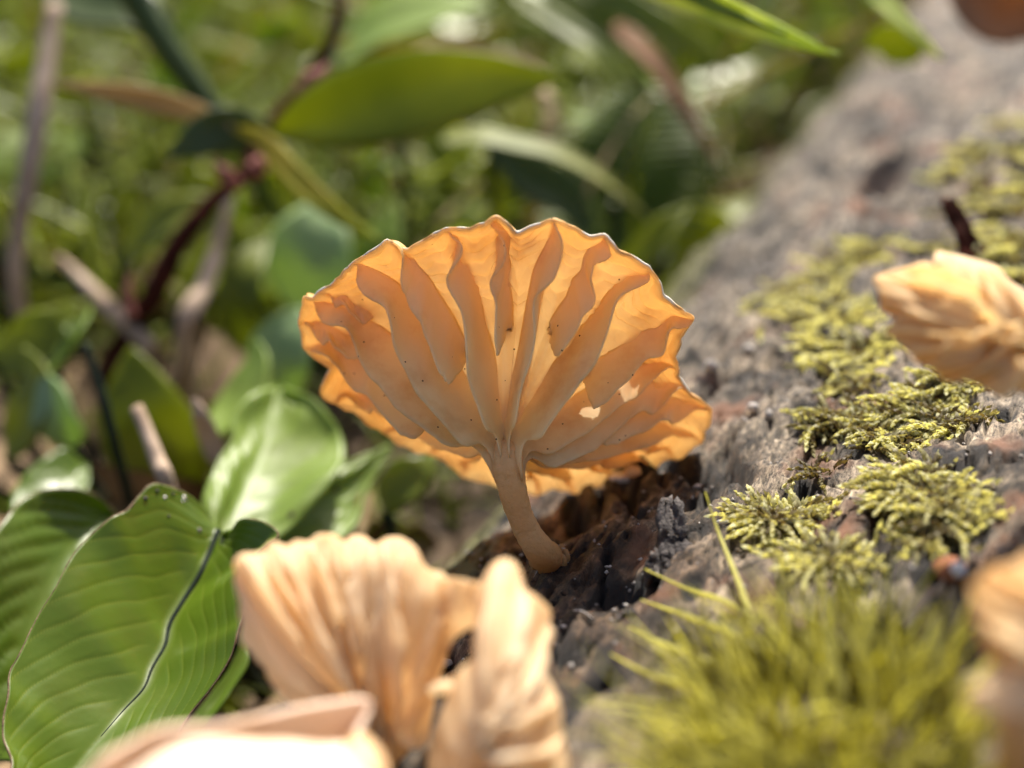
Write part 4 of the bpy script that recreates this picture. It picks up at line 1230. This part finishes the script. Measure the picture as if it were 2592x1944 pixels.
# single leaves in the blurred undergrowth: (points, half width, material, label, profile, roll)
LV = [
    ([(760, 790, 18.5), (770, 680, 18.2), (790, 580, 18.2), (830, 500, 18.5)], 125, 'palegreen', 'pale bluish green leaf behind the left side of the orange cap', 'ovate', .3),
    ([(720, 1010, 16.5), (700, 930, 16.3), (720, 850, 16.3), (760, 780, 16.5)], 85, 'palegreen', 'pale green leaf left of the orange cap rim', 'ovate', .3),
    ([(900, 900, 18.5), (930, 740, 18.3), (960, 620, 18.3), (1000, 520, 18.5)], 80, 'leaf2', 'green leaf directly behind the orange cap', 'ovate', .4),
    ([(480, 1280, 15.5), (400, 1150, 15.3), (350, 1020, 15.2), (330, 880, 15.4)], 130, 'olive', 'big dark olive leaf above the large front leaf', 'ovate', .1),
    ([(180, 1130, 15), (140, 1080, 14.8), (120, 1020, 14.8), (110, 950, 15)], 70, 'palegreen', 'bluish green leaf at the left above the second leaf', 'ovate', .5),
    ([(130, 920, 15.6), (160, 870, 15.4), (190, 830, 15.4), (225, 780, 15.5)], 45, 'leaf2', 'shiny leaf reflecting white at the left', 'lance', 1.15),
    ([(-20, 900, 16), (60, 880, 15.8), (140, 820, 15.8), (200, 760, 16)], 80, 'olive', 'dark olive leaf at the left edge', 'lance', .2),
    ([(20, 1160, 15.2), (60, 1060, 15), (90, 980, 15), (60, 880, 15.2)], 60, 'grass', 'green leaf at the left edge above the second leaf', 'lance', .5),
    ([(850, 140, 21), (950, 60, 20.6), (1080, 20, 20.4), (1240, 10, 20.4)], 85, 'leaf2', 'bluish green glossy leaf at the top above the olive leaf', 'ovate', .95),
    ([(1120, 350, 18.5), (1220, 340, 18.2), (1320, 362, 18.2), (1420, 390, 18.2), (1540, 460, 18.3), (1650, 560, 18.6)], 24, 'paleblade', 'arching pale blade behind the top of the orange cap', 'blade', .9),
    ([(1240, 360, 19), (1340, 440, 19), (1440, 500, 19), (1500, 620, 19)], 60, 'darkleaf', 'dark green leaf under the arching pale blade', 'lance', .2),
    ([(1300, -20, 20), (1420, 60, 19.8), (1520, 130, 19.6), (1640, 230, 19.6), (1860, 200, 19.6)], 28, 'grass', 'fresh green blade at the top middle', 'blade', .5),
    ([(1380, -40, 21), (1520, 60, 20.8), (1650, 160, 20.6), (1760, 260, 20.6)], 40, 'grass', 'wide bright green blade at the top middle', 'blade', .2),
    ([(1480, -40, 21), (1640, 40, 20.4), (1780, 120, 20.2), (1870, 200, 20.2)], 40, 'grass', 'soft green blade right of the top middle', 'blade', -.1),
    ([(1560, 60, 20), (1660, 160, 19.6), (1750, 300, 19.4), (1840, 440, 19.4)], 26, 'brown', 'brown dying blade sloping towards the log', 'blade', .3),
    ([(300, 660, 19), (400, 560, 18.6), (520, 540, 18.6), (660, 660, 19)], 50, 'grass', 'yellow green leaf behind the red twig', 'lance', .4),
    ([(640, 900, 18), (600, 780, 17.6), (620, 680, 17.6), (680, 600, 18)], 60, 'grass', 'mid green leaf below the red twig', 'ovate', .3),
    ([(1550, 700, 17.5), (1620, 640, 17.2), (1690, 570, 17.2), (1750, 520, 17.4)], 40, 'olive', 'dull yellow green leaf where the log goes out of sight', 'lance', .2),
    ([(980, 1300, 13.4), (1010, 1230, 13.4), (1060, 1190, 13.4), (1100, 1150, 13.5)], 55, 'grass', 'small green leaf under the left side of the cap', 'lance', .3),
    ([(860, 110, 21), (960, 130, 21), (1120, 110, 21), (1300, 60, 21)], 22, 'yellow', 'thin yellowish blade above the olive leaf', 'blade', .2),
    ([(1000, 150, 19), (1150, 140, 19), (1260, 160, 19), (1400, 190, 19)], 40, 'straw', 'dull tan dry blade over the olive leaf', 'lance', .5),
]
for k, (pts, wp, mt, lb, pf, rl) in enumerate(LV):
    nm = 'grass_blade' if pf == 'blade' else 'broad_leaf'
    leaf(nm, pts, wp, mt, lb, 'grass blade' if pf == 'blade' else 'leaf', prof=pf, roll=rl, seed=k, sag=.2, stalk=(pf != 'blade'))

# sharp edged blades in the upper right
gb = empty('grass_blade', P(1640, -60, 12.6), 'green and cream edged grass blade pointing right at the top edge', 'grass blade')
leaf('blade', [(1560, -90, 13.0), (1760, 0, 12.9), (1950, 80, 12.8), (2125, 142, 12.7)], 40, 'lime', parent=gb, prof='blade', roll=-.5, sag=.35, nl=40)
leaf('blade_centre', [(1560, -104, 12.96), (1760, -8, 12.86), (1890, 50, 12.78), (1990, 88, 12.72)], 17, 'leaf2', parent=gb, prof='blade', roll=-.5, sag=.35, nl=40)
leaf('grass_blade', [(2160, -70, 15), (2230, 0, 14.9), (2300, 70, 14.8), (2385, 150, 14.8)], 30, 'lime', 'blurred light green blade at the top right above the log', 'grass blade', prof='blade', roll=.3)
leaf('broad_leaf', [(2680, 60, 17), (2600, 40, 16.8), (2520, 40, 16.8), (2440, -10, 17), (2400, -60, 17.2)], 62, 'brown', 'reddish brown dead leaf in the top right corner', 'dead leaf', roll=.3, sag=.3)
leaf('broad_leaf', [(2330, 150, 19), (2290, 120, 19), (2240, 100, 19), (2180, 110, 19)], 40, 'olive', 'small dull leaf lying on the far part of the log', 'leaf', roll=.9)

# fern frond behind the cap
fern = empty('fern', P(1480, 800, 21), 'blurred dark green fern frond behind the right of the cap', 'fern')
rach = spline([P(1470, 760, 20), P(1530, 600, 20), P(1600, 440, 20), P(1640, 300, 20.3), P(1650, 200, 20.6)], 24)
tube('frond_stem', rach[::3], np.linspace(.05, .02, len(rach[::3])), M['darkleaf'], fern, 7, 30)
for i in range(2, 23):
    for sd in (-1, 1):
        b = rach[i]
        L = 1.35 * math.sin(math.pi * (i / 24) ** .8) + .15
        dr = nrm(CR * sd * .95 - CU * .15 * sd + CU * .2 - CF * .2)
        pp = np.array([b, b + dr * L * .5, b + dr * L - CU * L * .12])
        p = spline(pp, 9); t = np.linspace(0, 1, 9)
        T = nrm(np.gradient(p, axis=0)); Wd = nrm(np.cross(T, -CF + CU * .6))
        wv = (.10 * np.sin(math.pi * np.clip(t, .05, .98) ** .6))[:, None]
        leafmesh('pinna', p - Wd * wv, p, p + Wd * wv, 'leaf', fern, 9, 5, .15, 0, 0, .015)


# ------------------------------------------------------------------ undergrowth that nobody could count
def undergrowth(name, n, seed, mat, label, wmin, wmax, lmin, lmax, up, spread, yr=(19, 62), tl=(.3, 1.0), xw=.62, cat='grass', near=False):
    r = np.random.default_rng(seed)
    y = yr[0] + (yr[1] - yr[0]) * r.uniform(0, 1, n * 3) ** 1.5
    x = r.uniform(-1, 1, n * 3) * (xw * y + 3)
    u, v = xy2uv(x, y)
    ok = (v < -5.6) | (v > 13.5)
    x, y = x[ok][:n], y[ok][:n]; n = len(x)
    z = gz(x, y) - .05
    b = np.stack([x, y, z], 1)
    d = nrm(r.normal(0, spread, (n, 3)) * np.array([1, 1, .3]) + np.array([0, 0, up]))
    sc_ = (1 + (y - 14) * .02)
    L = r.uniform(lmin, lmax, n) * sc_
    # nothing may pass in front of the mushroom or through the log
    top = b[:, 2] + L
    bend = r.normal(0, .35, (n, 3)) + np.array([0, 0, -.25])
    bend[:, 2] = np.minimum(bend[:, 2], 0)
    end = b + (d + bend) * L[:, None]
    uu, vv = xy2uv(end[:, 0], end[:, 1])
    keep = ~((vv > -4.9) & (end[:, 2] < 4.6)) & (end[:, 1] > (9 if near else 17.6))
    b, d, L, bend = b[keep], d[keep], L[keep], bend[keep]
    n = len(b)
    strands(name, b, d, L, r.uniform(wmin, wmax, n), bend, M[mat], label, cat, r.uniform(*tl, n), 8, .18)


undergrowth('grass_undergrowth', 2600, 41, 'grass', 'mass of blurred green grass blades covering the ground behind', .06, .16, 1.5, 4.6, .9, .55)
undergrowth('lime_undergrowth', 800, 42, 'lime', 'scattered yellow green blades among the undergrowth', .05, .12, 1.5, 4.0, .7, .6)
undergrowth('straw_undergrowth', 1700, 43, 'straw', 'dry straw blades lying among the undergrowth', .05, .13, 1.5, 4.5, .35, .8, cat='straw')
undergrowth('dark_undergrowth', 1500, 44, 'darkleaf', 'dark green stems and blades of the undergrowth, deepening its shaded gaps', .06, .2, 1.0, 3.6, .8, .6)  # dark leaf colour adds to the shade between the plants
undergrowth('olive_undergrowth', 900, 45, 'olive', 'olive green blades in the undergrowth at left', .08, .22, 1.0, 3.4, .7, .6)


undergrowth('low_undergrowth', 900, 46, 'grass', 'short grass and low stems between the near leaves on the left', .04, .09, .6, 1.9, .8, .7, (11, 19.5), near=True)


undergrowth('long_grass', 170, 47, 'lime', 'long thin pale green grass blades arching over the undergrowth', .035, .07, 4.0, 8.0, .5, .9, (17.5, 30), tl=(.2, .8))
undergrowth('long_straw', 170, 48, 'straw', 'long thin dry straws crossing the undergrowth', .035, .08, 4.0, 8.0, .35, .9, (17.5, 30), cat='straw')


def leaf_litter(name, n, seed, mats, label, size, zr, yr):
    r = np.random.default_rng(seed)
    y = r.uniform(*yr, n); x = r.uniform(-1, 1, n) * (.6 * y + 3)
    u, v = xy2uv(x, y)
    ok = (v < -5.3) | (v > 13.5)
    x, y = x[ok], y[ok]; n = len(x)
    z = gz(x, y) + r.uniform(*zr, n)
    uu, vv = xy2uv(x, y)
    c = np.stack([x, y, z], 1)
    T = nrm(r.normal(0, 1, (n, 3)) * np.array([1, 1, .45])); Nn = nrm(np.cross(T, r.normal(0, .6, (n, 3)) + np.array([0, -.3, .8])))
    Wd = Nn
    up = np.cross(T, Wd)
    L = r.uniform(size[0], size[1], n)[:, None]
    V = []
    for (a, b, k) in ((0, 0, 0), (.3, .30, .05), (.3, -.30, .05), (.35, 0, -.03), (.7, .24, .03), (.7, -.24, .03), (.7, 0, -.04), (1, 0, -.1)):
        V.append(c + T * L * a + Wd * L * b + up * L * k)
    V = np.stack(V, 1)
    # thin solid: second layer below
    V2 = V - up[:, None] * .03
    VV = np.concatenate([V, V2], 1).reshape(-1, 3)
    f = [(0, 1, 3), (0, 3, 2), (1, 4, 6), (1, 6, 3), (3, 6, 5), (3, 5, 2), (4, 7, 6), (6, 7, 5)]
    f = f + [(c_ + 8, b_ + 8, a_ + 8) for a_, b_, c_ in f]
    F = (np.array(f)[None] + (np.arange(n) * 16)[:, None, None]).reshape(-1, 3)
    o = mk(name, VV, F, M[mats], None, True, np.zeros(len(VV)))
    tag(o, label, 'leaves', None, 'stuff')


leaf_litter('dead_leaf_litter', 1500, 51, 'litter', 'brown dead leaves covering the soil under the plants', (1.0, 2.4), (0, .5), (6, 90))
leaf_litter('green_leaf_cover', 900, 52, 'olive', 'small green leaves of low plants in the undergrowth', (.7, 2.0), (.5, 3.0), (20, 60))
leaf_litter('bright_leaf_cover', 200, 53, 'leaf2', 'light green small leaves scattered in the undergrowth', (.7, 1.8), (.8, 3.2), (20, 60))


# white threads and crumbs where the stem leaves the wood
def base_fuzz():
    r = np.random.default_rng(91)
    n = 150
    c = hit(1390, 1420)
    a = r.uniform(0, 2 * math.pi, n)
    b = c + np.stack([np.cos(a) * .10, np.sin(a) * .10, r.uniform(-.01, .09, n)], 1)
    d = nrm(np.stack([np.cos(a), np.sin(a), r.uniform(-.5, .2, n)], 1) + r.normal(0, .25, (n, 3)))
    m = [o for o in C.objects if o.name == 'mushroom'][0]
    o = strands('base_threads', b, d, r.uniform(.02, .075, n), r.uniform(.002, .005, n), r.normal(0, .3, (n, 3)) + np.array([0, 0, -.3]), M['grit'], None, None, r.uniform(.3, 1, n), 4, 1)
    o.parent = m
    o.matrix_parent_inverse = m.matrix_basis.inverted()


base_fuzz()


# ------------------------------------------------------------------ things of one kind share a group
from collections import Counter
cnt = Counter(o['category'] for o in C.objects if o.parent is None and 'category' in o and 'kind' not in o)
GN = {'mushroom': 'orange mushrooms growing on the log', 'leaf': 'broad leaves in the undergrowth', 'grass blade': 'grass blades in the undergrowth',
      'grain': 'pale grains and pebbles on the log', 'wood chip': 'wood chips and splinters on the log', 'dead leaf': 'dead leaves', 'plant': 'broad leafed plants at the left'}
for o in list(C.objects):
    if o.parent is None and 'category' in o and 'kind' not in o and 'group' not in o and cnt[o['category']] > 1 and o['category'] in GN:
        o['group'] = GN[o['category']]
